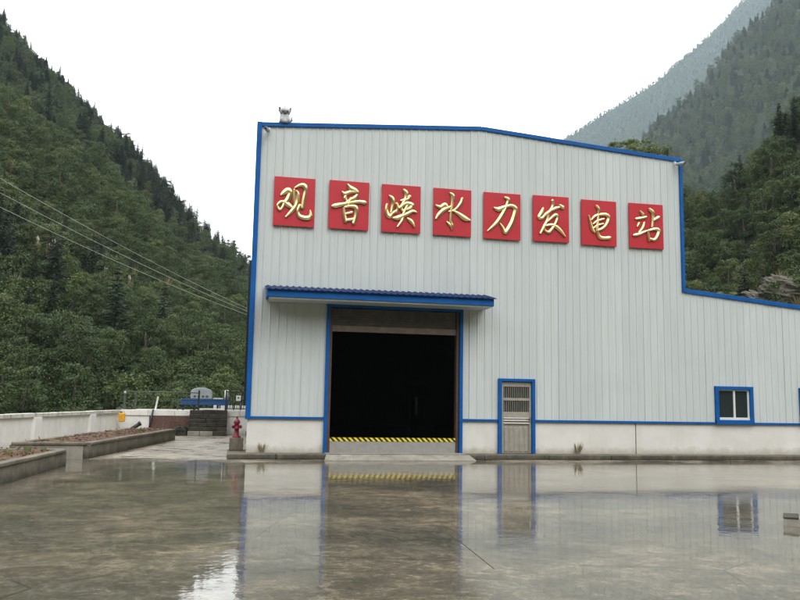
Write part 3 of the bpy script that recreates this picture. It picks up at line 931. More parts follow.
# side and back walls, roof, inner lining
def side_wall(pts_fn, name, L_, mirror=1):
    mb = MB(); PT = .255; nn = int(L_ / PT)
    for i in range(nn):
        b = i * PT
        q = [(b, 0), (b + .05, 0), (b + .07, -.026), (b + .10, -.026), (b + .12, 0), (b + PT, 0)]
        for (s0, d0), (s1, d1) in zip(q[:-1], q[1:]):
            mb.add([pts_fn(s0, d0, 0), pts_fn(s1, d1, 0), pts_fn(s1, d1, 1), pts_fn(s0, d0, 1)], [(0, 1, 2, 3)])
    return mb.build(name, M['sheet'], hall)
SK = .05      # the long left wall is not quite square to the front
side_wall(lambda s_, d, t_: (XL + d + SK * s_, .02 + s_, DADO if t_ == 0 else ZE), 'side_wall', DEPTH)
side_wall(lambda s_, d, t_: (XM - d, .02 + s_, 5.3 if t_ == 0 else ZE), 'side_wall', DEPTH)
side_wall(lambda s_, d, t_: (XR - d, .02 + s_, DADO if t_ == 0 else roof_z(XR)), 'side_wall', DEPTH2)
MB().hexa([(XL, .23, -.3), (XL + .2, .23, -.3), (XL + .2 + SK * DEPTH, DEPTH, -.3), (XL + SK * DEPTH, DEPTH, -.3), (XL, .23, DADO), (XL + .2, .23, DADO), (XL + .2 + SK * DEPTH, DEPTH, DADO), (XL + SK * DEPTH, DEPTH, DADO)]).build('base_wall', M['plaster'], hall)
MB().box(XR - .2, XR + .02, .23, DEPTH2, -.3, DADO).build('base_wall', M['plaster'], hall)
MB().box(XL + SK * DEPTH, XM, DEPTH - .2, DEPTH + .02, -.3, ZE).build('rear_wall', M['sheet'], hall)
MB().box(XM + .01, XR, DEPTH2 - .2, DEPTH2 + .02, -.3, roof_z(XR)).build('rear_wall', M['sheet'], hall)
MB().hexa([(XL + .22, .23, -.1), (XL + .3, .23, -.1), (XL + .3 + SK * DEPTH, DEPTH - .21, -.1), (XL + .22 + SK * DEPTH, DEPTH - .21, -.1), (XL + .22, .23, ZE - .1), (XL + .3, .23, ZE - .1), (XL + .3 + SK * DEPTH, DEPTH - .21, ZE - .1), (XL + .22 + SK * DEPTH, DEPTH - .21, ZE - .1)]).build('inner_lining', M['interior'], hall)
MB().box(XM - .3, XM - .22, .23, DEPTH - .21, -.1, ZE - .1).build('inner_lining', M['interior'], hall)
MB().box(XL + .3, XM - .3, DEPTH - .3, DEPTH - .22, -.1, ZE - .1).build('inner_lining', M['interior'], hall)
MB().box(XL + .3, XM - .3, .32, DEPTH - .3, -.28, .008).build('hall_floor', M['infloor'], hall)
for xa, xb in ((XL - .06, XA), (XA, XM + .06)):
    za, zb = (ZE, ZA) if xa < XA - 1 else (ZA, ZE)
    xe = xa + (SK * DEPTH if xa < 1 else 0)
    MB().hexa([(xa, -.02, za - .10), (xb, -.02, zb - .10), (xb, DEPTH, zb - .10), (xe, DEPTH, za - .10),
               (xa, -.02, za - .02), (xb, -.02, zb - .02), (xb, DEPTH, zb - .02), (xe, DEPTH, za - .02)], 0).build('roof_sheet', M['roofsheet'], hall)
MB().hexa([(XM + .1, -.02, roof_z(XM + .1) - .1), (XR, -.02, roof_z(XR) - .1), (XR, DEPTH2, roof_z(XR) - .1), (XM + .1, DEPTH2, roof_z(XM + .1) - .1),
           (XM + .1, -.02, roof_z(XM + .1) - .02), (XR, -.02, roof_z(XR) - .02), (XR, DEPTH2, roof_z(XR) - .02), (XM + .1, DEPTH2, roof_z(XM + .1) - .02)]).build('roof_sheet', M['roofsheet'], hall)
# blue flashings
def flash(x0, z0, x1, z1, wd, name='edge_flashing', y0=-.085, y1=.03):
    d = Vector((x1 - x0, 0, z1 - z0)).normalized(); nrm = Vector((-d.z, 0, d.x)) * wd
    p = [(x0, y0, z0), (x1, y0, z1), (x1, y1, z1), (x0, y1, z0)]
    q = [(a + nrm.x, b, c + nrm.z) for a, b, c in p]
    return MB().hexa(p + q).build(name, M['blue'], hall, .008)
def seg_flash(x0, z0, x1, z1, wd, nseg):
    for i in range(nseg):
        a, b = i / nseg, (i + 1) / nseg
        j = random.uniform(-.004, .004)
        flash(x0 + (x1 - x0) * a + .002, z0 + (z1 - z0) * a + j, x0 + (x1 - x0) * b - .002, z0 + (z1 - z0) * b + j, wd, y0=-.085 + j)
seg_flash(XL - .02, ZE - .10, XA, ZA - .10, .135, 3)
seg_flash(XA, ZA - .10, XM + .06, ZE - .10, .135, 3)
seg_flash(XM + .01, 5.40, XR, roof_z(XR) - .08, .14, 4)
MB().box(XL - .06, XL + .09, -.105, .12, DADO - .05, ZE + .04).build('corner_flashing', M['blue'], hall, .008)
MB().box(XM - .06, XM + .05, -.105, .12, 5.42, ZE - .0).build('corner_flashing', M['blue'], hall, .008)
for a, b in ((XL - .03, 2.81), (7.17, 8.33), (9.58, XR)):
    MB().box(a, b, -.075, -.012, DADO - .035, DADO + .035).build('drip_flashing', M['blue'], hall, .005)

# gate: frame, tracks, half rolled shutter
gate = empty('gate', (0, 0, 0)); gate.parent = hall
g0, g1, gz = 2.84, 7.14, 4.43
MB().box(g0 - .02, g0 + .085, -.12, .14, 0.0, gz + .0).build('jamb', M['blue'], gate, .006)
MB().box(g1 - .085, g1 + .02, -.12, .14, 0.0, gz + .0).build('jamb', M['blue'], gate, .006)
MB().box(g0 - .02, g1 + .02, -.122, .14, gz - .005, gz + .07).build('lintel', M['blue'], gate, .006)
for a in (g0 + .092, g1 - .172):
    MB().box(a, a + .08, -.03, .2, 0.012, gz - .01).build('track', M['track'], gate, .004)
for i in range(7):
    z0 = gz - .03 - (i + 1) * .075
    MB().hexa([(g0 + .18, .06, z0), (g1 - .18, .06, z0), (g1 - .18, .10, z0), (g0 + .18, .10, z0),
               (g0 + .18, .05, z0 + .072), (g1 - .18, .05, z0 + .072), (g1 - .18, .10, z0 + .072), (g0 + .18, .10, z0 + .072)]).build('shutter_slat', M['shutter'], gate, .006)
MB().box(g0 + .175, g1 - .175, .02, .13, gz - .75, gz - .56).build('shutter_bottom_bar', M['shutbar'], gate, .01)
MB().lathe([(.26, g0 + .1), (.26, g1 - .1)], (0, .55, gz + .25), 20, axis='x').build('shutter_roll', M['shutter'], gate)
# steel frame behind the front wall closes the view up into the roof
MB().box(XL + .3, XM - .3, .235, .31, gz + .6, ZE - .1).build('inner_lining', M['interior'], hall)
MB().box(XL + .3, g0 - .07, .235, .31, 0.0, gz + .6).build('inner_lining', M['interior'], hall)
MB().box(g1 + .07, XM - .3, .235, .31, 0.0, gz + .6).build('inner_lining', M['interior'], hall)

# small door
door = empty('door', (0, 0, 0)); door.parent = hall
d0, d1, dz = 8.36, 9.55, 2.27
MB().box(d0 - .02, d0 + .09, -.12, .12, 0, dz).build('jamb', M['blue'], door, .005)
MB().box(d1 - .09, d1 + .02, -.12, .12, 0, dz).build('jamb', M['blue'], door, .005)
MB().box(d0 - .02, d1 + .02, -.122, .12, dz - .005, dz + .085).build('lintel', M['blue'], door, .005)
l0, l1 = d0 + .095, d1 - .095
for a, b, c, d in ((l0, l0 + .07, .012, 2.25), (l1 - .07, l1, .012, 2.25)):
    MB().box(a, b, -.05, .02, c, d).build('stile', M['doorsteel'], door, .006)
for z0, z1 in ((2.10, 2.25), (1.66, 1.74), (1.13, 1.30)):
    MB().box(l0 + .07, l1 - .07, -.045, .02, z0, z1).build('rail', M['doorsteel'], door, .006)
MB().box(l0 + .06, l1 - .06, .015, .03, 1.25, 2.2).build('glass', M['glass'], door)
nb = 13
for i in range(nb):
    x = l0 + .085 + (l1 - l0 - .17) * (i + .5) / nb
    MB().box(x - .007, x + .007, -.03, -.014, 1.295, 2.105).build('bar', M['doorsteel'], door)
for z0 in (1.085, 1.015, .93):
    MB().box(l0 + .07, l1 - .07, -.062, .01, z0, z0 + .04).build('moulding', M['doorlight'], door, .008)
MB().box(l0 + .065, l1 - .065, -.01, .02, .012, 1.14).build('lower_panel', M['doorsteel'], door)
nf = 5
for i in range(nf):
    xa = l0 + .08 + (l1 - l0 - .16) * i / nf; xb = l0 + .08 + (l1 - l0 - .16) * (i + 1) / nf
    xm = (xa + xb) / 2; wv = (xb - xa) / 2 - .012
    vs_ = [(xm - wv, -.011, .05), (xm + wv, -.011, .05)] + [(xm + wv * math.cos(t_), -.011, .79 + wv * math.sin(t_)) for t_ in np.linspace(0, math.pi, 9)]
    inn = [(xm + (x - xm) * .55, -.034, z + (.02 if z < .1 else -.02)) for x, y, z in vs_]
    k_ = len(vs_)
    MB().add(vs_ + inn, [tuple(range(k_, 2 * k_))] + [(q, (q + 1) % k_, k_ + (q + 1) % k_, k_ + q) for q in range(k_)]).build('flute', M['doorsteel'], door)
h_ = MB().box(l1 - .058, l1 - .014, -.07, -.05, 1.0, 1.16); h_.bar((l1 - .036, -.09, 1.1), (l1 - .14, -.09, 1.1), .02, .02); h_.bar((l1 - .036, -.07, 1.1), (l1 - .036, -.1, 1.1), .02, .02)
h_.build('handle', M['steel'], door)

# windows
for (a, b, lb) in ((16.02, 17.42, None), (19.25, 20.65, None)):
    wn = empty('window', (0, 0, 0)); wn.parent = hall
    z0, z1 = 1.06, 2.19
    for q in ((a - .02, a + .11, z0, z1), (b - .11, b + .02, z0, z1)):
        MB().box(q[0], q[1], -.11, .1, q[2], q[3]).build('frame', M['blue'], wn, .005)
    MB().box(a - .02, b + .02, -.112, .1, z1 - .03, z1 + .08).build('frame', M['blue'], wn, .005)
    MB().box(a - .02, b + .02, -.118, .1, z0 - .06, z0 + .08).build('frame', M['blue'], wn, .005)
    ia, ib, iz0, iz1 = a + .11, b - .11, z0 + .08, z1 - .03
    mid_ = (ia + ib) / 2 + .02
    MB().box(ia, ib, -.06, .02, iz0, iz0 + .085).build('sill_rail', M['alu'], wn, .006)
    MB().box(ia, ib, -.05, .02, iz1 - .04, iz1).build('head_rail', M['alu'], wn, .006)
    MB().box(ia, ia + .03, -.045, .02, iz0 + .085, iz1 - .04).build('stile', M['alu'], wn, .004)
    MB().box(ib - .07, ib, -.045, .02, iz0 + .085, iz1 - .04).build('stile', M['alu'], wn, .004)
    MB().box(mid_ - .035, mid_ + .035, -.05, .02, iz0 + .085, iz1 - .04).build('mullion', M['alu'], wn, .006)
    MB().box(ia + .03, mid_ - .035, -.012, -.002, iz0 + .08, iz1 - .03).build('pane', M['glass'], wn)
    MB().box(mid_ + .035, ib - .07, -.022, -.012, iz0 + .08, iz1 - .03).build('pane', M['glass'], wn)
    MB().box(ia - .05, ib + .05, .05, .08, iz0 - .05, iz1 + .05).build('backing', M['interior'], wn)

# canopy over the gate
can = empty('canopy', (0, 0, 0)); can.parent = hall
c0, c1, cy = 0.96, 7.87, -1.0
MB().box(c0, c1, cy - .03, cy + .02, 4.55, 4.76).build('fascia', M['blue'], can, .006)
for x in (c0, c1 - .05):
    MB().hexa([(x, cy + .021, 4.53), (x + .05, cy + .021, 4.53), (x + .05, -.06, 4.57), (x, -.06, 4.57), (x, cy + .021, 4.755), (x + .05, cy + .021, 4.755), (x + .05, -.06, 4.98), (x, -.06, 4.98)]).build('end_plate', M['blue'], can)
MB().hexa([(c0 + .06, cy + .021, 4.50), (c1 - .06, cy + .021, 4.50), (c1 - .06, -.06, 4.50), (c0 + .06, -.06, 4.50),
           (c0 + .06, cy + .021, 4.56), (c1 - .06, cy + .021, 4.56), (c1 - .06, -.06, 4.56), (c0 + .06, -.06, 4.56)]).build('soffit', M['sheet'], can)
mb = MB(); pt = .19; x = c0 - .05
while x < c1 + .05 - pt * .5:
    q = [(x, 0), (x + .05, 0), (x + .08, .026), (x + .13, .026), (x + .16, 0), (x + pt, 0)]
    for (xa, za), (xb, zb) in zip(q[:-1], q[1:]):
        if xb - xa < 1e-6: continue
        mb.add([(xa, cy - .1, 4.765 + za), (xb, cy - .1, 4.765 + zb), (xb, -.055, 4.99 + zb), (xa, -.055, 4.99 + za)], [(0, 1, 2, 3)])
        mb.add([(xa, cy - .1, 4.75), (xb, cy - .1, 4.75), (xb, cy - .1, 4.765 + zb), (xa, cy - .1, 4.765 + za)], [(0, 1, 2, 3)])
    x += pt
mb.build('roof_sheet', M['blue_dark'], can)

# flood board in the gate
fb = empty('flood_barrier', (5, .2, 0)); tag(fb, 'low grey barrier board with yellow and black striped top across the gate', 'barrier')
o = MB().box(g0 + .18, g1 - .18, .0, .05, .014, .345).build('board', M['board']); o.parent = fb; o.matrix_parent_inverse = Matrix.Translation((-5, -.2, 0))
o = MB().box(g0 + .18, g1 - .18, -.006, .056, .347, .46).build('hazard_band', M['hazard']); o.parent = fb; o.matrix_parent_inverse = Matrix.Translation((-5, -.2, 0))
for x in (g0 + .5, 5.0, g1 - .5):
    o = MB().hexa([(x, .057, .014), (x + .05, .057, .014), (x + .05, .5, .014), (x, .5, .014), (x, .057, .4), (x + .05, .057, .4), (x + .05, .09, .4), (x, .09, .4)]).build('brace', M['shutter'])
    o.parent = fb; o.matrix_parent_inverse = Matrix.Translation((-5, -.2, 0))

# cabinet inside the hall
cb = empty('control_cabinet', (8.0, 9.0, 0.01)); tag(cb, 'narrow cabinet with a pale strip standing in the dark hall', 'cabinet')
MB().box(-.5, .5, -.3, .3, 0, 2.2).build('case', M['interior'], cb, .02)
MB().box(-.33, -.22, -.312, -.301, 1.0, 1.75).build('label_strip', M['machgrey'], cb)
MB().box(.1, .12, -.315, -.301, .9, 1.2).build('handle', M['black'], cb)

# ------------------------------------------------------------------ the eight signs
# strokes: centre-line points (x, y, width) in a 10x reading of each sign; quad = its corners in the same reading
CH = [
 ('观', [(45, 48), (452, 78), (440, 560), (27, 540)], [
   [(108, 240, 14), (140, 215, 38), (178, 195, 48), (198, 215, 36), (180, 275, 40), (150, 312, 38), (108, 310, 24), (78, 335, 18), (76, 365, 20), (98, 388, 20), (122, 365, 20), (142, 322, 26)],
   [(140, 312, 30), (178, 340, 40), (212, 362, 22)],
   [(240, 188, 20), (238, 260, 24), (240, 325, 24), (250, 340, 14)],
   [(245, 168, 12), (300, 142, 26), (340, 150, 38), (352, 195, 30), (336, 280, 30), (322, 368, 32)],
   [(262, 200, 16), (275, 230, 26), (272, 300, 30), (255, 350, 32), (210, 405, 28), (155, 460, 12)],
   [(296, 345, 26), (276, 395, 24), (286, 445, 30), (340, 468, 36), (398, 458, 34), (400, 392, 10)]]),
 ('音', [(50, 45), (445, 72), (437, 550), (42, 530)], [
   [(225, 92, 14), (255, 130, 40), (300, 152, 36), (328, 168, 18)],
   [(172, 168, 14), (200, 188, 32), (260, 168, 28), (328, 166, 20)],
   [(208, 205, 18), (204, 232, 28), (214, 252, 18)],
   [(322, 198, 22), (305, 222, 32), (262, 245, 24), (218, 272, 20)],
   [(82, 312, 26), (115, 308, 38), (220, 284, 24), (330, 266, 26), (400, 275, 34)],
   [(262, 232, 22), (250, 262, 24), (238, 305, 20)],
   [(192, 335, 18), (196, 395, 26), (210, 465, 30)],
   [(198, 322, 16), (255, 312, 24), (308, 325, 34), (312, 395, 30), (290, 482, 28)],
   [(210, 388, 16), (272, 374, 22)], [(212, 452, 22), (288, 442, 24)]]),
 ('峡', [(50, 45), (438, 72), (432, 542), (42, 525)], [
   [(118, 165, 12), (148, 195, 36), (156, 250, 30), (140, 340, 26)],
   [(98, 255, 22), (92, 310, 28), (105, 362, 38), (132, 372, 34), (152, 345, 24), (204, 308, 18)],
   [(194, 245, 24), (202, 290, 24), (192, 336, 16)],
   [(262, 108, 22), (288, 135, 32), (286, 190, 30), (262, 240, 28), (240, 290, 26), (262, 330, 16)],
   [(235, 216, 16), (280, 208, 26), (312, 195, 22), (325, 172, 24), (300, 180, 12)],
   [(225, 285, 26), (285, 245, 30), (345, 258, 36), (330, 290, 30), (275, 310, 20)],
   [(162, 392, 20), (205, 388, 38), (290, 352, 30), (352, 322, 24), (388, 330, 16)],
   [(300, 270, 24), (268, 335, 26), (252, 405, 24), (200, 478, 12)],
   [(300, 392, 14), (332, 415, 30), (352, 440, 26), (370, 476, 10)]]),
 ('水', [(65, 48), (440, 72), (435, 540), (60, 518)], [
   [(222, 102, 14), (250, 130, 34), (246, 200, 26), (236, 285, 24), (232, 385, 26), (240, 430, 34), (244, 472, 8)],
   [(240, 440, 26), (215, 412, 20), (190, 390, 8)],
   [(85, 228, 14), (130, 245, 30), (172, 220, 32), (196, 238, 20)],
   [(228, 242, 18), (160, 275, 34), (108, 325, 28), (86, 362, 16)],
   [(345, 158, 26), (335, 195, 26), (290, 255, 20), (250, 282, 16), (212, 288, 12)],
   [(258, 282, 16), (310, 312, 28), (368, 355, 42), (424, 375, 12)]]),
 ('力', [(57, 50), (425, 78), (422, 535), (52, 512)], [
   [(262, 108, 16), (296, 130, 34), (284, 185, 26), (248, 262, 34), (185, 355, 32), (90, 442, 10)],
   [(155, 212, 14), (200, 228, 40), (262, 205, 30), (325, 192, 28), (368, 220, 40), (356, 290, 36), (325, 375, 42), (268, 455, 36), (240, 405, 22), (212, 365, 10)]]),
 ('发', [(70, 60), (425, 83), (428, 535), (68, 515)], [
   [(168, 192, 16), (150, 238, 34), (128, 285, 36), (158, 292, 24), (195, 252, 26), (235, 225, 30), (262, 175, 26), (262, 118, 30)],
   [(225, 228, 20), (285, 198, 28), (330, 184, 18)], [(332, 165, 24), (362, 188, 38)],
   [(214, 245, 28), (208, 310, 24), (178, 372, 28), (138, 445, 20)],
   [(210, 325, 18), (288, 262, 28), (308, 292, 24), (278, 365, 26), (225, 430, 28), (182, 412, 18), (178, 378, 16)],
   [(188, 368, 18), (262, 362, 26), (325, 405, 34), (385, 475, 12)]]),
 ('电', [(63, 58), (412, 75), (425, 522), (72, 508)], [
   [(210, 122, 26), (234, 158, 32), (234, 220, 26), (226, 300, 26), (224, 370, 28), (246, 428, 34), (295, 442, 30), (352, 436, 30)],
   [(138, 222, 12), (154, 290, 22), (174, 355, 30), (200, 388, 14)],
   [(166, 262, 16), (200, 226, 24), (260, 208, 26), (318, 212, 32), (336, 248, 36), (312, 310, 28), (268, 350, 24), (215, 368, 14)],
   [(184, 302, 14), (225, 272, 20), (290, 250, 14)], [(190, 342, 16), (228, 315, 18), (285, 300, 12)]]),
 ('站', [(65, 60), (410, 82), (425, 522), (80, 508)], [
   [(178, 148, 18), (206, 182, 34)], [(136, 224, 20), (190, 216, 24), (242, 204, 18)],
   [(150, 302, 12), (168, 268, 24)], [(220, 262, 20), (206, 312, 26), (168, 362, 20)],
   [(118, 388, 24), (170, 376, 26), (244, 344, 16)],
   [(270, 128, 30), (304, 160, 36), (306, 230, 28), (302, 305, 28)], [(306, 240, 20), (366, 206, 30)],
   [(258, 340, 20), (264, 390, 26), (272, 442, 20)],
   [(266, 338, 18), (338, 324, 28), (368, 346, 38), (350, 402, 32), (320, 430, 26), (278, 420, 16)]]),
]
SW, SH = 1.262, 1.54
def inv_bilinear(q, x, y):
    u_, v_ = .5, .5
    a, b, c, d = [np.array(k_, float) for k_ in q]
    for _ in range(12):
        p_ = a * (1 - u_) * (1 - v_) + b * u_ * (1 - v_) + c * u_ * v_ + d * (1 - u_) * v_
        du = (b - a) * (1 - v_) + (c - d) * v_; dv = (d - a) * (1 - u_) + (c - b) * u_
        e = np.array([x, y]) - p_
        s_ = np.linalg.solve(np.stack([du, dv], 1), e); u_ += s_[0]; v_ += s_[1]
    return u_, v_
def catmull(P, k=7):
    P = np.array(P); Q = np.vstack([2 * P[0] - P[1], P, 2 * P[-1] - P[-2]]); out = []
    for i in range(1, len(Q) - 2):
        for t_ in np.linspace(0, 1, k, endpoint=False):
            a, b, c, d = Q[i - 1], Q[i], Q[i + 1], Q[i + 2]
            out.append(.5 * ((2 * b) + (-a + c) * t_ + (2 * a - 5 * b + 4 * c - d) * t_ ** 2 + (-a + 3 * b - 3 * c + d) * t_ ** 3))
    out.append(P[-1]); return np.array(out)
def stroke(mb, pts, lift):
    P = catmull(pts)
    T = np.gradient(P[:, :2], axis=0); T /= np.linalg.norm(T, axis=1, keepdims=True) + 1e-9
    Nn = np.stack([-T[:, 1], T[:, 0]], 1)
    rows = []
    def row(c, nrm, w_, h1, h2):
        rows.append([(c[0] - nrm[0] * w_, c[1] - nrm[1] * w_, 0), (c[0] - nrm[0] * w_, c[1] - nrm[1] * w_, h1), (c[0], c[1], h2),
                     (c[0] + nrm[0] * w_, c[1] + nrm[1] * w_, h1), (c[0] + nrm[0] * w_, c[1] + nrm[1] * w_, 0)])
    H1, K = .035 + lift, .65
    w0 = max(P[0, 2], .008); w1 = max(P[-1, 2], .008)
    row(P[0, :2] - T[0] * w0 * .8, Nn[0], w0 * .35, H1, H1 + w0 * .3)
    for i in range(len(P)):
        w_ = max(P[i, 2], .006); row(P[i, :2], Nn[i], w_, H1, H1 + w_ * K)
    row(P[-1, :2] + T[-1] * w1 * .8, Nn[-1], w1 * .35, H1, H1 + w1 * .3)
    V = []; Fs = []
    for r_ in rows:
        for (x, y, h) in r_: V.append((x, -h, y))
    n_ = len(rows)
    for i in range(n_ - 1):
        for j in range(4): Fs.append((i * 5 + j, i * 5 + j + 1, (i + 1) * 5 + j + 1, (i + 1) * 5 + j))
    Fs.append((0, 1, 2, 3, 4)); b = (n_ - 1) * 5; Fs.append((b + 4, b + 3, b + 2, b + 1, b))
    mb.add(V, Fs)
POSN = ['first', 'second', 'third', 'fourth', 'fifth', 'sixth', 'seventh', 'last']
cxs = [1.71, 3.41, 5.085, 6.765, 8.445, 10.145, 11.845, 13.58]
tilt = [0.0, .004, -.003, .002, .003, -.003, .004, -.002]
for i, (ch, quad, strokes) in enumerate(CH):
    s_ = empty('sign_panel', (cxs[i], -.07, 6.858 + [.0, .01, .005, .005, -.01, .01, -.02, -.015][i]))
    s_.rotation_euler = (0, tilt[i], 0)
    tag(s_, 'red sign panel with raised gold character %s, %s from the left above the gate' % (ch, POSN[i]) if i < 7 else 'red sign panel with raised gold character %s, rightmost of the row on the hall' % ch,
        'sign', 'red sign panels with gold characters')
    MB().box(-SW / 2, SW / 2, -.045, 0, 0, SH).build('board', M['signred'], s_, .006)
    mb = MB(); mb.box(-SW / 2 + .1, SW / 2 - .1, .001, .045, .2, .26); mb.box(-SW / 2 + .1, SW / 2 - .1, .001, .045, SH - .26, SH - .2)
    mb.build('mounting_rail', M['signback'], s_)
    pxw = (quad[1][0] - quad[0][0])
    mb = MB()
    for k_, st in enumerate(strokes):
        P = []
        for x, y, w_ in st:
            u_, v_ = inv_bilinear(quad, x, y)
            P.append(((u_ - .5) * SW, (1 - v_) * SH, w_ / pxw * SW * (.60, .60, .58, .56, .54, .52, .50, .50)[i]))
        stroke(mb, P, k_ * .0012)
    c_ = mb.build('character', M['gold'], s_); c_.location.y = -.0455

# ------------------------------------------------------------------ things on the hall
def cctv(loc, rz, label):
    c_ = empty('security_camera', loc, rz); tag(c_, label, 'camera')
    MB().box(-.04, .04, -.03, .0, -.06, .06).build('bracket', M['alu'], c_)
    MB().tube([(0, -.02, 0), (0, -.12, -.03)], .018, 8).build('arm', M['alu'], c_)
    MB().lathe([(.055, -.36), (.06, -.30), (.06, -.10), (.035, -.06)], (0, 0, -.06), 14, axis='y').build('housing', M['machgrey'], c_)
    MB().lathe([(.045, -.375), (.045, -.361)], (0, 0, -.06), 14, axis='y').build('lens', M['black'], c_)
cctv((.86, -.088, 9.86), R(-20), 'small dark camera under the blue roof edge at the left corner')
cctv((14.72, -.088, 9.9), R(30), 'small pale camera under the blue roof edge at the right corner')

orn = empty('roof_ornament', (1.33, .02, 10.13)); tag(orn, 'small pale grey ornament with ear-like points on the roof edge', 'ornament')
MB().lathe([(.17, 0), (.18, .06), (.15, .12), (.16, .22), (.13, .30)], (0, 0, 0), 14).build('body', M['ornament'], orn)
MB().lathe([(.05, .27), (.15, .31), (.175, .38), (.16, .45), (.10, .51), (.03, .54), (.02, .60), (.005, .63)], (0, 0, 0), 14).build('head', M['ornament'], orn)
for sx in (-1, 1):
    MB().hexa([(sx * .10, -.05, .42), (sx * .19, -.04, .40), (sx * .19, .05, .40), (sx * .10, .05, .42), (sx * .15, -.03, .54), (sx * .20, -.03, .53), (sx * .20, .03, .53), (sx * .15, .03, .54)]).build('ear', M['orn_dark'], orn)
    MB().lathe([(.02, 0), (.06, .03), (.06, .14), (.04, .17)], (sx * .10, -.11, 0), 10).build('paw', M['ornament'], orn)
MB().hexa([(-.11, -.185, .355), (.11, -.185, .355), (.11, -.13, .355), (-.11, -.13, .355), (-.11, -.17, .395), (.11, -.17, .395), (.11, -.12, .395), (-.11, -.12, .395)]).build('brow', M['orn_dark'], orn)
MB().lathe([(.01, -.20), (.035, -.19), (.04, -.15)], (0, 0, .31), 10, axis='y').build('nose', M['orn_dark'], orn)
MB().tube([(.14, .06, .06), (.22, .04, .14), (.21, .02, .26)], [.035, .045, .02], 8).build('tail', M['ornament'], orn)

# ------------------------------------------------------------------ hydrant and its block
blk = MB().box(-.21, .21, -.2, .2, 0, .385).build('concrete_block', M['concrete_d'], None, .015); blk.location = (.27, .95, 0.002)
tag(blk, 'square concrete block under the red hydrant', 'block')
hy = empty('fire_hydrant', (.27, .93, .388)); tag(hy, 'red fire hydrant standing on a concrete block beside the hall corner', 'hydrant')
MB().lathe([(.125, 0), (.125, .03), (.10, .035), (.10, .055), (.075, .07), (.068, .30), (.072, .42), (.095, .425), (.095, .455)], n=18).build('barrel', M['hydrant'], hy)
MB().lathe([(.10, .457), (.10, .475), (.088, .50), (.062, .54), (.03, .56), (.025, .60), (.032, .602), (.032, .635), (.01, .64)], n=18).build('bonnet', M['hydrant'], hy)
for sx in (-1, 1):
    o = MB().lathe([(.045, .05), (.045, .10), (.058, .101), (.058, .135), (.02, .14), (.02, .16)], (0, 0, .33), 12, axis='x').build('outlet', M['hydrant'], hy)
    if sx < 0: o.rotation_euler = (0, 0, math.pi)
MB().lathe([(.06, -.05), (.06, -.11), (.075, -.111), (.075, -.145), (.025, -.15), (.025, -.17)], (0, 0, .28), 14, axis='y').build('pumper_outlet', M['hydrant'], hy)
for k in range(6):
    a = k * math.pi / 3
    MB().lathe([(.012, 0), (.012, .02)], (.11 * math.cos(a), .11 * math.sin(a), .031), 6).build('bolt', M['hydrant'], hy)
bm = bmesh.new(); bmesh.ops.create_icosphere(bm, subdivisions=3, radius=.19)
for v in bm.verts:
    c = v.co
    k_ = 1 + .5 * float(vnoise(c.x * 9, c.y * 9 + c.z * 7, 1, 4)); v.co = Vector((c.x * k_, c.y * k_, max(-.12, c.z * k_ * .85)))
me = bpy.data.meshes.new('sack'); bm.to_mesh(me); bm.free(); me.materials.append(M['bag']); me.polygons.foreach_set('use_smooth', [True] * len(me.polygons))
o = bpy.data.objects.new('sack', me); COL.objects.link(o); o.location = (.34, 2.6, YARD_Z + .12 + .151 + .0); tag(o, 'crumpled white sack behind the red hydrant', 'sack')

ks = empty('loose_slab', (9.2, -15.3, YARD_Z), R(-38)); tag(ks, 'low concrete slab lying on the wet yard at the right edge', 'slab')
ks.location = (LOOSE[0], LOOSE[1], YARD_Z)
MB().hexa([(0, 0, -.01), (1.3, 0, -.01), (1.3, .5, -.01), (0, .5, -.01), (.012, .015, .115), (1.3, .015, .125), (1.3, .5, .125), (.012, .5, .115)]).build('block', M['concrete'], ks, .012)
MB().hexa([(.0, .0, .117), (.22, .0, .119), (.22, .5, .119), (0, .5, .117), (.004, .004, .135), (.21, .004, .137), (.21, .5, .137), (.004, .5, .135)]).build('worn_top', M['stone'], ks, .006)
# ------------------------------------------------------------------ parapet on the gorge side
pw = empty('parapet_wall', (par_x(3), 3, YARD_Z)); tag(pw, 'long whitewashed parapet wall with stained cap along the gorge', 'wall')
def pbar(name, ya, yb, off0, off1, z0, z1, mat, bev=0.0):
    p = []
    for z in (z0, z1):
        for (y, of) in ((ya, off1), (ya, off0), (yb, off0), (yb, off1)):
            p.append((par_x(y) + of, y, z))
    p = [p[1], p[0], p[3], p[2], p[5], p[4], p[7], p[6]]
    o = MB().hexa(p).build(name, mat, None, bev); o.parent = pw; o.matrix_parent_inverse = Matrix.Translation((-pw.location.x, -pw.location.y, -pw.location.z))
    return o
ys = [-19.6, -14.6, -9.6, -4.6, .68, 5.98, 11.28, YB]
for a, b in zip(ys[:-1], ys[1:]):
    pbar('wall_panel', a + .001, b - .001, -.18, .0, YARD_Z - .3, .80, M['parapet'])
    for k in range(3):
        pbar('cap_stone', a + (b - a) * k / 3 + .004, a + (b - a) * (k + 1) / 3 - .004, -.24, .07 + random.uniform(-.004, .004), .802, .94 + random.uniform(-.006, .006), M['capstone'], .012)
for y in ys[1:-1]:
    pbar('pilaster', y - .3, y + .3, -.05, .11, YARD_Z - .2, .80, M['parapet'], .01)

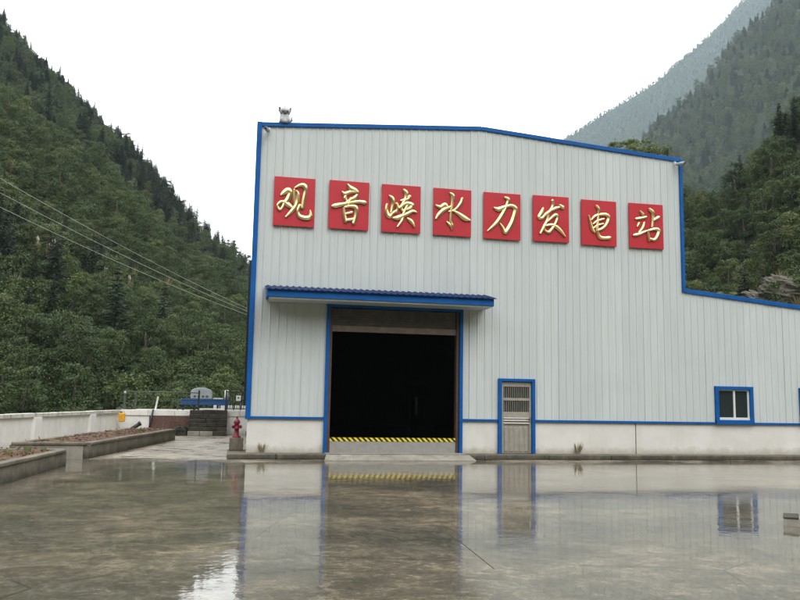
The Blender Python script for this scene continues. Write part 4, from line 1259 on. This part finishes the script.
# ------------------------------------------------------------------ planters
def planter(name, near_l, near_r, far_r, far_l, z1, label, seed):
    t_ = empty(name, ((near_r[0] + far_r[0]) / 2, (near_r[1] + far_r[1]) / 2, YARD_Z)); tag(t_, label, 'planter', 'concrete planters beside the parapet')
    inv = Matrix.Translation(-t_.location)
    def put(o): o.parent = t_; o.matrix_parent_inverse = inv; return o
    C4 = [Vector((*p, 0)) for p in (near_l, near_r, far_r, far_l)]
    cen = sum(C4, Vector()) / 4
    th = .14
    for i in range(4):
        a, b = C4[i], C4[(i + 1) % 4]
        d = (b - a).normalized(); nin = Vector((-d.y, d.x, 0))
        aa, bb = a + d * (0 if i % 2 else th), b - d * (0 if i % 2 else th)
        p = [aa, bb, bb + nin * th, aa + nin * th]
        put(MB().hexa([(q.x, q.y, YARD_Z - .1) for q in p] + [(q.x, q.y, z1 - .07) for q in p]).build('side', M['concrete_d'] if i != 0 else M['concrete']))
        L_ = (bb - aa).length; ns = max(1, int(L_ / 2.4))
        for k in range(ns):
            e0, e1 = aa + d * (L_ * k / ns + .004) - nin * .04, aa + d * (L_ * (k + 1) / ns - .004) - nin * .04
            if i % 2 == 0: e0 = e0 - d * (.0 if k else .1); e1 = e1 + d * (0 if k < ns - 1 else .1)
            j = random.uniform(-.006, .006); zz = z1 + j - (.003 if i % 2 == 0 else 0)
            if i % 2 and k == 0: e0 = e0 + d * (th + .05)
            if i % 2 and k == ns - 1: e1 = e1 - d * (th + .05)
            q = [e0, e1, e1 + nin * (th + .09), e0 + nin * (th + .09)]
            put(MB().hexa([(v.x, v.y, z1 - .068) for v in q] + [(v.x, v.y, zz) for v in q]).build('coping', M['concrete_d'], None, .012))
    nu, nv_ = 14, 60
    V = []
    for iv in range(nv_ + 1):
        for iu in range(nu + 1):
            u_, v_ = .03 + .94 * iu / nu, .008 + .984 * iv / nv_
            q = C4[0].lerp(C4[1], u_).lerp(C4[3].lerp(C4[2], u_), v_)
            z = z1 - .06 + -.03 + .08 * math.sin(math.pi * u_) + .12 * float(vnoise(q.x, q.y, .45, seed)) + .08 * float(vnoise(q.x, q.y, .17, seed + 1))
            V.append((q.x, q.y, z))
    Fs = [(j * (nu + 1) + i, j * (nu + 1) + i + 1, (j + 1) * (nu + 1) + i + 1, (j + 1) * (nu + 1) + i) for j in range(nv_) for i in range(nu)]
    put(MB().add(V, Fs).build('soil', M['soil']))
    return t_
planter('planter', (-6.6, -12.5), (-4.62, -12.5), (-3.88, -2.97), (-5.9, -2.97), .27, 'nearer concrete planter with brown soil at the left edge', 3)
planter('planter', (-5.75, -.75), (-3.74, -.65), (-2.08, 9.75), (-4.0, 9.9), .30, 'farther long concrete planter with red brown soil before the parapet', 8)
# dry stalks and leaf litter lying on the soil of both planters
lr = np.random.default_rng(9)
for (nl, nr_, fr, fl_, z1, lb) in (((-6.6, -12.5), (-4.62, -12.5), (-3.88, -2.97), (-5.9, -2.97), .27, 'dry stalks and red brown leaf litter on the soil of the nearer planter'),
                                  ((-5.75, -.75), (-3.74, -.65), (-2.08, 9.75), (-4.0, 9.9), .30, 'dry stalks and red brown leaf litter on the soil of the farther planter')):
    nq = 700
    u_ = lr.uniform(.1, .9, nq)[:, None]; v_ = lr.uniform(.03, .97, nq)[:, None]
    q_ = (np.array(nl) * (1 - u_) + np.array(nr_) * u_) * (1 - v_) + (np.array(fl_) * (1 - u_) + np.array(fr) * u_) * v_
    P_ = np.concatenate([q_, z1 + .0 + lr.uniform(-.04, .07, nq)[:, None]], 1)
    D_ = unit(lr.normal(size=(nq, 3)) * np.array([1, 1, .45])); W_ = unit(np.cross(D_, lr.normal(size=(nq, 3))))
    L_ = np.stack([lr.uniform(.025, .08, nq), lr.uniform(.008, .022, nq)], 1)
    o = bpy.data.objects.new('leaf_litter', quads_mesh('leaf_litter', P_, D_, W_, L_, [M['litter']])); COL.objects.link(o); tag(o, lb, 'litter', kind='stuff')
weed_me = quads_mesh('weed_tuft', *reed_data(np.random.default_rng(5), .42, 46, .35), [M['weed']])
dry_me = quads_mesh('weed_tuft', *reed_data(np.random.default_rng(6), .55, 40, .22), [M['drygrass']])
for (x, y, z, sc, me, lb) in (
        (-4.55, -4.1, .24, .5, weed_me, 'bright green weed tuft in the nearer planter'),
        (-4.75, -4.9, .24, .38, weed_me, 'pale weed beside the bright tuft in the nearer planter'),
        (-3.1, 6.9, .29, .4, weed_me, 'weed toward the far end of the farther planter'),
        (-4.0, 1.9, .29, .3, weed_me, 'tiny weed on the farther planter before its middle'),
        (-4.35, -3.35, .22, .35, weed_me, 'small weed at the far end of the nearer planter'),
        (-4.6, .2, .27, .4, weed_me, 'low green weed near the front of the farther planter'),
        (-4.9, -5.6, .24, .45, weed_me, 'weed at the left edge in the nearer planter'),
        (-3.6, 4.4, .29, .35, weed_me, 'small weed half way along the farther planter'),
        (11.0, -.10, .0, .75, dry_me, 'tuft of dry grass against the white base wall right of the door'),
        (1.02, -.10, .0, .6, dry_me, 'tuft of yellowish weed at the left corner of the hall'),


        ):
    o = bpy.data.objects.new('weed_tuft', me); COL.objects.link(o); o.location = (x, y, z); o.scale = (sc, sc, sc); o.rotation_euler = (0, 0, random.uniform(0, 6))
    tag(o, lb, 'weed')

# ------------------------------------------------------------------ back retaining wall, steps
bw = empty('retaining_wall', (-2.5, YB, YARD_Z)); tag(bw, 'low retaining wall with pale cap and red brown panel behind the yard', 'wall')
inv = Matrix.Translation(-bw.location)
def bput(mb, name, mat, bev=0.0):
    o = mb.build(name, mat, None, bev); o.parent = bw; o.matrix_parent_inverse = inv; return o
xs0 = par_x(YB) - .02
bput(MB().box(xs0, 1.22, YB, YB + .3, -.4, .70), 'wall_face', M['parapet'])
for k in range(5):
    a = xs0 + (1.2 - xs0) * k / 5
    bput(MB().box(a + .004, a + (1.2 - xs0) / 5 - .004, YB - .05, YB + .32, .702, .97 + random.uniform(-.01, .01)), 'cap_stone', M['capstone'] if k > 3 else M['parapet'], .015)
# tiled panel
for i in range(6):
    for j in range(3):
        a = -3.62 + i * .315; z = -.14 + j * .275
        bput(MB().box(a + .004, a + .311, YB - .022 - random.uniform(0, .004), YB - .002, z + .004, z + .271), 'tile', M['tilered'])
st = empty('stone_steps', (-.9, 13.3, YARD_Z)); tag(st, 'short flight of dark mossy stone steps up to the dam walkway', 'steps')
inv = Matrix.Translation(-st.location)
ns = 6; rise = (1.0 - YARD_Z) / ns
for i in range(ns):
    y0 = 13.35 + i * .27; z0 = YARD_Z + i * rise
    nx = random.choice((2, 3, 3, 4)); xs_ = [-1.78 + (1.74) * k / nx for k in range(nx + 1)]
    off = random.uniform(-.12, .12)
    for a, b in zip(xs_[:-1], xs_[1:]):
        aa = a + (off if a > -1.7 else 0); bb = b + (off if b < -.1 else 0)
        j = random.uniform(-.03, .03)
        mt = M['stone_l'] if (i == 0 and a < -1.2) or (i == 0 and a > -.6) else M['stone']
        o = MB().box(aa + .006, bb - .006, y0 + j, YB - .06, z0 + .004, z0 + rise - .004 + j * .5).build('stone', mt, None, .015)
        o.parent = st; o.matrix_parent_inverse = inv
o = MB().box(-1.35, -.25, YB - .045 - .2, YB + .5, 1.005, 1.06).build('landing_slab', M['white'], None, .01); o.parent = st; o.matrix_parent_inverse = inv
for k_, (x_, y_, r_) in enumerate(((-2.05, 13.6, .26), (-2.2, 14.2, .32), (-1.98, 14.6, .36), (-2.5, 14.5, .24), (-2.45, 13.9, .18))):
    me = rock_mesh(k_ + 11, r_ * 1.2, r_, r_ * .9); me.materials[0] = M['stone']
    o = bpy.data.objects.new('rubble_stone', me); COL.objects.link(o); o.location = (x_, y_, YARD_Z + r_ * .45); o.parent = st; o.matrix_parent_inverse = inv

# ------------------------------------------------------------------ dam walkway: railings, hoist, fence
PZ = .97
rl = empty('walkway_railing', (-3.4, YB + .15, PZ)); tag(rl, 'thin grey green railing with uneven posts along the dam walkway', 'railing')
MB().tube([(-1.35, 0, .82), (0, 0, .84), (2.05, 0, .82)], .022, 8).build('top_rail', M['railgrey'], rl)
MB().tube([(-1.35, .0, .42), (.6, 0, .42), (2.05, 0, .42)], .012, 6).build('middle_rail', M['railgrey'], rl)
MB().box(-1.43, -1.33, -.05, .05, 0, .72).build('post', M['railgrey'], rl, .01)
MB().lathe([(.05, .72), (.07, .73), (.07, .80), (.05, .83), (.02, .85)], (-1.38, 0, 0), 12).build('post_cap', M['machgrey'], rl)
MB().box(-.93, -.85, -.03, .03, 0, .80).build('post', M['railgrey'], rl)
MB().bar((.02, 0, 0), (.12, 0, .62), .075, .05).build('post', M['white'], rl)
MB().box(1.0, 1.05, -.03, .03, 0, .82).build('post', M['railgrey'], rl)
MB().box(1.95, 2.03, -.03, .03, 0, .95).build('post', M['black'], rl)
pole = MB().tube([(-3.62, YB - .12, YARD_Z), (-3.45, YB - .12, .98)], .045, 8).build('leaning_pole', M['black']); tag(pole, 'black pole leaning on the retaining wall beside the red brown panel', 'pole')
pipe = MB().tube([(-4.45, YB - .3, .0), (-4.0, YB - .32, .33)], .09, 10)
pipe.tube([(-4.03, YB - .32, .315), (-3.96, YB - .325, .36)], .11, 10)
tag(pipe.build('drain_pipe', M['black']), 'short black pipe leaning at the corner by the yellow can', 'pipe')

jug = empty('yellow_can', (-4.75, YB - .75, .42)); tag(jug, 'yellow plastic can hanging at the end of the parapet', 'can')
MB().box(-.14, .14, -.09, .09, 0, .40).build('body', M['yellow'], jug, .035, 3)
MB().lathe([(.05, .40), (.05, .45), (.04, .46)], (-.05, 0, 0), 10).build('cap', M['machblue'], jug)
MB().tube([(.02, 0, .40), (.03, 0, .48), (.10, 0, .48), (.11, 0, .40)], .015, 6).build('handle', M['yellow'], jug)
MB().tube([(.065, 0, .48), (.02, .0, .60), (-.28, .0, .60)], .008, 5).build('hanging_wire', M['wire'], jug)

ho = empty('gate_hoist', (-1.35, 17.6, .88)); tag(ho, 'blue sluice hoist frame with rounded grey motor hood', 'hoist')
MB().box(-1.0, 1.35, -.3, .3, .32, .62).build('beam', M['machblue'], ho, .02)
MB().box(-.95, 1.3, -.33, -.301, .56, .62).build('beam_flange', M['machblue'], ho)
for x in (-.9, -.35, .25, .8, 1.2):
    MB().box(x - .05, x + .05, -.2, .2, 0, .32).build('leg', M['black'], ho)
prof = [(-.55, .63), (.5, .63), (.5, .98), (.42, 1.10), (.15, 1.19), (-.2, 1.19), (-.47, 1.10), (-.55, .98)]
k_ = len(prof)
MB().add([(x, -.35, z) for x, z in prof] + [(x, .35, z) for x, z in prof], [tuple(range(k_)), tuple(range(2 * k_ - 1, k_ - 1, -1))] + [(i, k_ + i, k_ + (i + 1) % k_, (i + 1) % k_) for i in range(k_)]).build('motor_hood', M['machgrey'], ho, .03)
for x in (-.4, -.2, 0, .2): MB().box(x, x + .12, -.362, -.351, .70, .80).build('vent', M['orn_dark'], ho)
MB().lathe([(.11, .62), (.11, 1.05), (.06, 1.10)], (1.22, 0, 0), 14).build('gauge_post', M['white'], ho)
MB().box(.55, 1.05, -.15, .15, .622, .68).build('gear_cover', M['alu'], ho, .02)

fe = empty('black_fence', (.75, YB + .25, PZ)); tag(fe, 'black vertical bar fence with a small white notice beside the hall', 'fence')
MB().box(-.85, .42, -.02, .02, .88, .93).build('top_rail', M['black'], fe)
MB().box(-.85, .42, -.02, .02, .08, .12).build('bottom_rail', M['black'], fe)
for k in range(11): MB().box(-.80 + k * .108 - .016, -.80 + k * .108 + .016, -.012, .012, .12, .88).build('bar', M['black'], fe)
for x in (-.88, .42): MB().box(x - .035, x + .035, -.035, .035, 0, .98).build('post', M['black'], fe)
MB().box(-.42, -.20, -.04, -.025, .48, .74).build('notice', M['white'], fe)
MB().box(-.35, -.27, -.046, -.041, .58, .66).build('notice_mark', M['orn_dark'], fe)
for k in range(5):
    x = .0 + k * .36
    o = MB().box(x - .8 + .01, x - .8 + .31, 19.4 - 0, 19.6, .88, 1.2 + random.uniform(-.03, .03)).build('kerb_stone', M['white'], None, .03)
    tag(o, 'white painted kerb stone seen through the black fence', 'stone', 'white kerb stones beyond the fence')

# ------------------------------------------------------------------ power cables across the gorge
def pt_at(a, e, r): return Vector((CAM.x + r * math.sin(R(a)), CAM.y + r * math.cos(R(a)), CAM.z + r * math.tan(R(e))))
def cable(pa, pb, label, ext0=.55, ext1=.35):
    a, b = pt_at(*pa), pt_at(*pb)
    d = b - a
    pts = []
    for k in range(41):
        t_ = -ext0 + (1 + ext0 + ext1) * k / 40
        q = a + d * t_; q.z += 1.1 * (t_ * t_ - t_) * 1.0
        pts.append(q)
    o = MB().tube(pts, .014, 5).build('power_cable', M['wire'])
    tag(o, label, 'cable', 'power cables across the gorge')
cable((-16.0, 13.95, 52), (.9, 6.3, 72), 'uppermost of three cables crossing before the left hillside')
cable((-16.0, 13.05, 52), (.9, 6.1, 72), 'middle of three cables crossing before the left hillside')
cable((-16.0, 12.15, 51), (.9, 5.85, 71), 'lowest of three cables crossing before the left hillside')

# ------------------------------------------------------------------ the moist air of the valley
hz = MB().box(-420, 2080, -340, 2640, -6, 1420).build('haze', plain('unused_air', (1, 1, 1)))
t = bpy.data.materials.new('valley_haze'); t.use_nodes = True
for n_ in list(t.node_tree.nodes): t.node_tree.nodes.remove(n_)
out = t.node_tree.nodes.new('ShaderNodeOutputMaterial'); pv = t.node_tree.nodes.new('ShaderNodeVolumePrincipled')
pv.inputs['Color'].default_value = (0.74, 0.89, 1.0, 1)
pv.inputs['Density'].default_value = 0.000125
pv.inputs['Anisotropy'].default_value = 0.0
t.node_tree.links.new(pv.outputs[0], out.inputs['Volume'])
hz.data.materials.clear(); hz.data.materials.append(t)
tag(hz, 'thin pale mist filling the valley air', 'haze', kind='stuff')
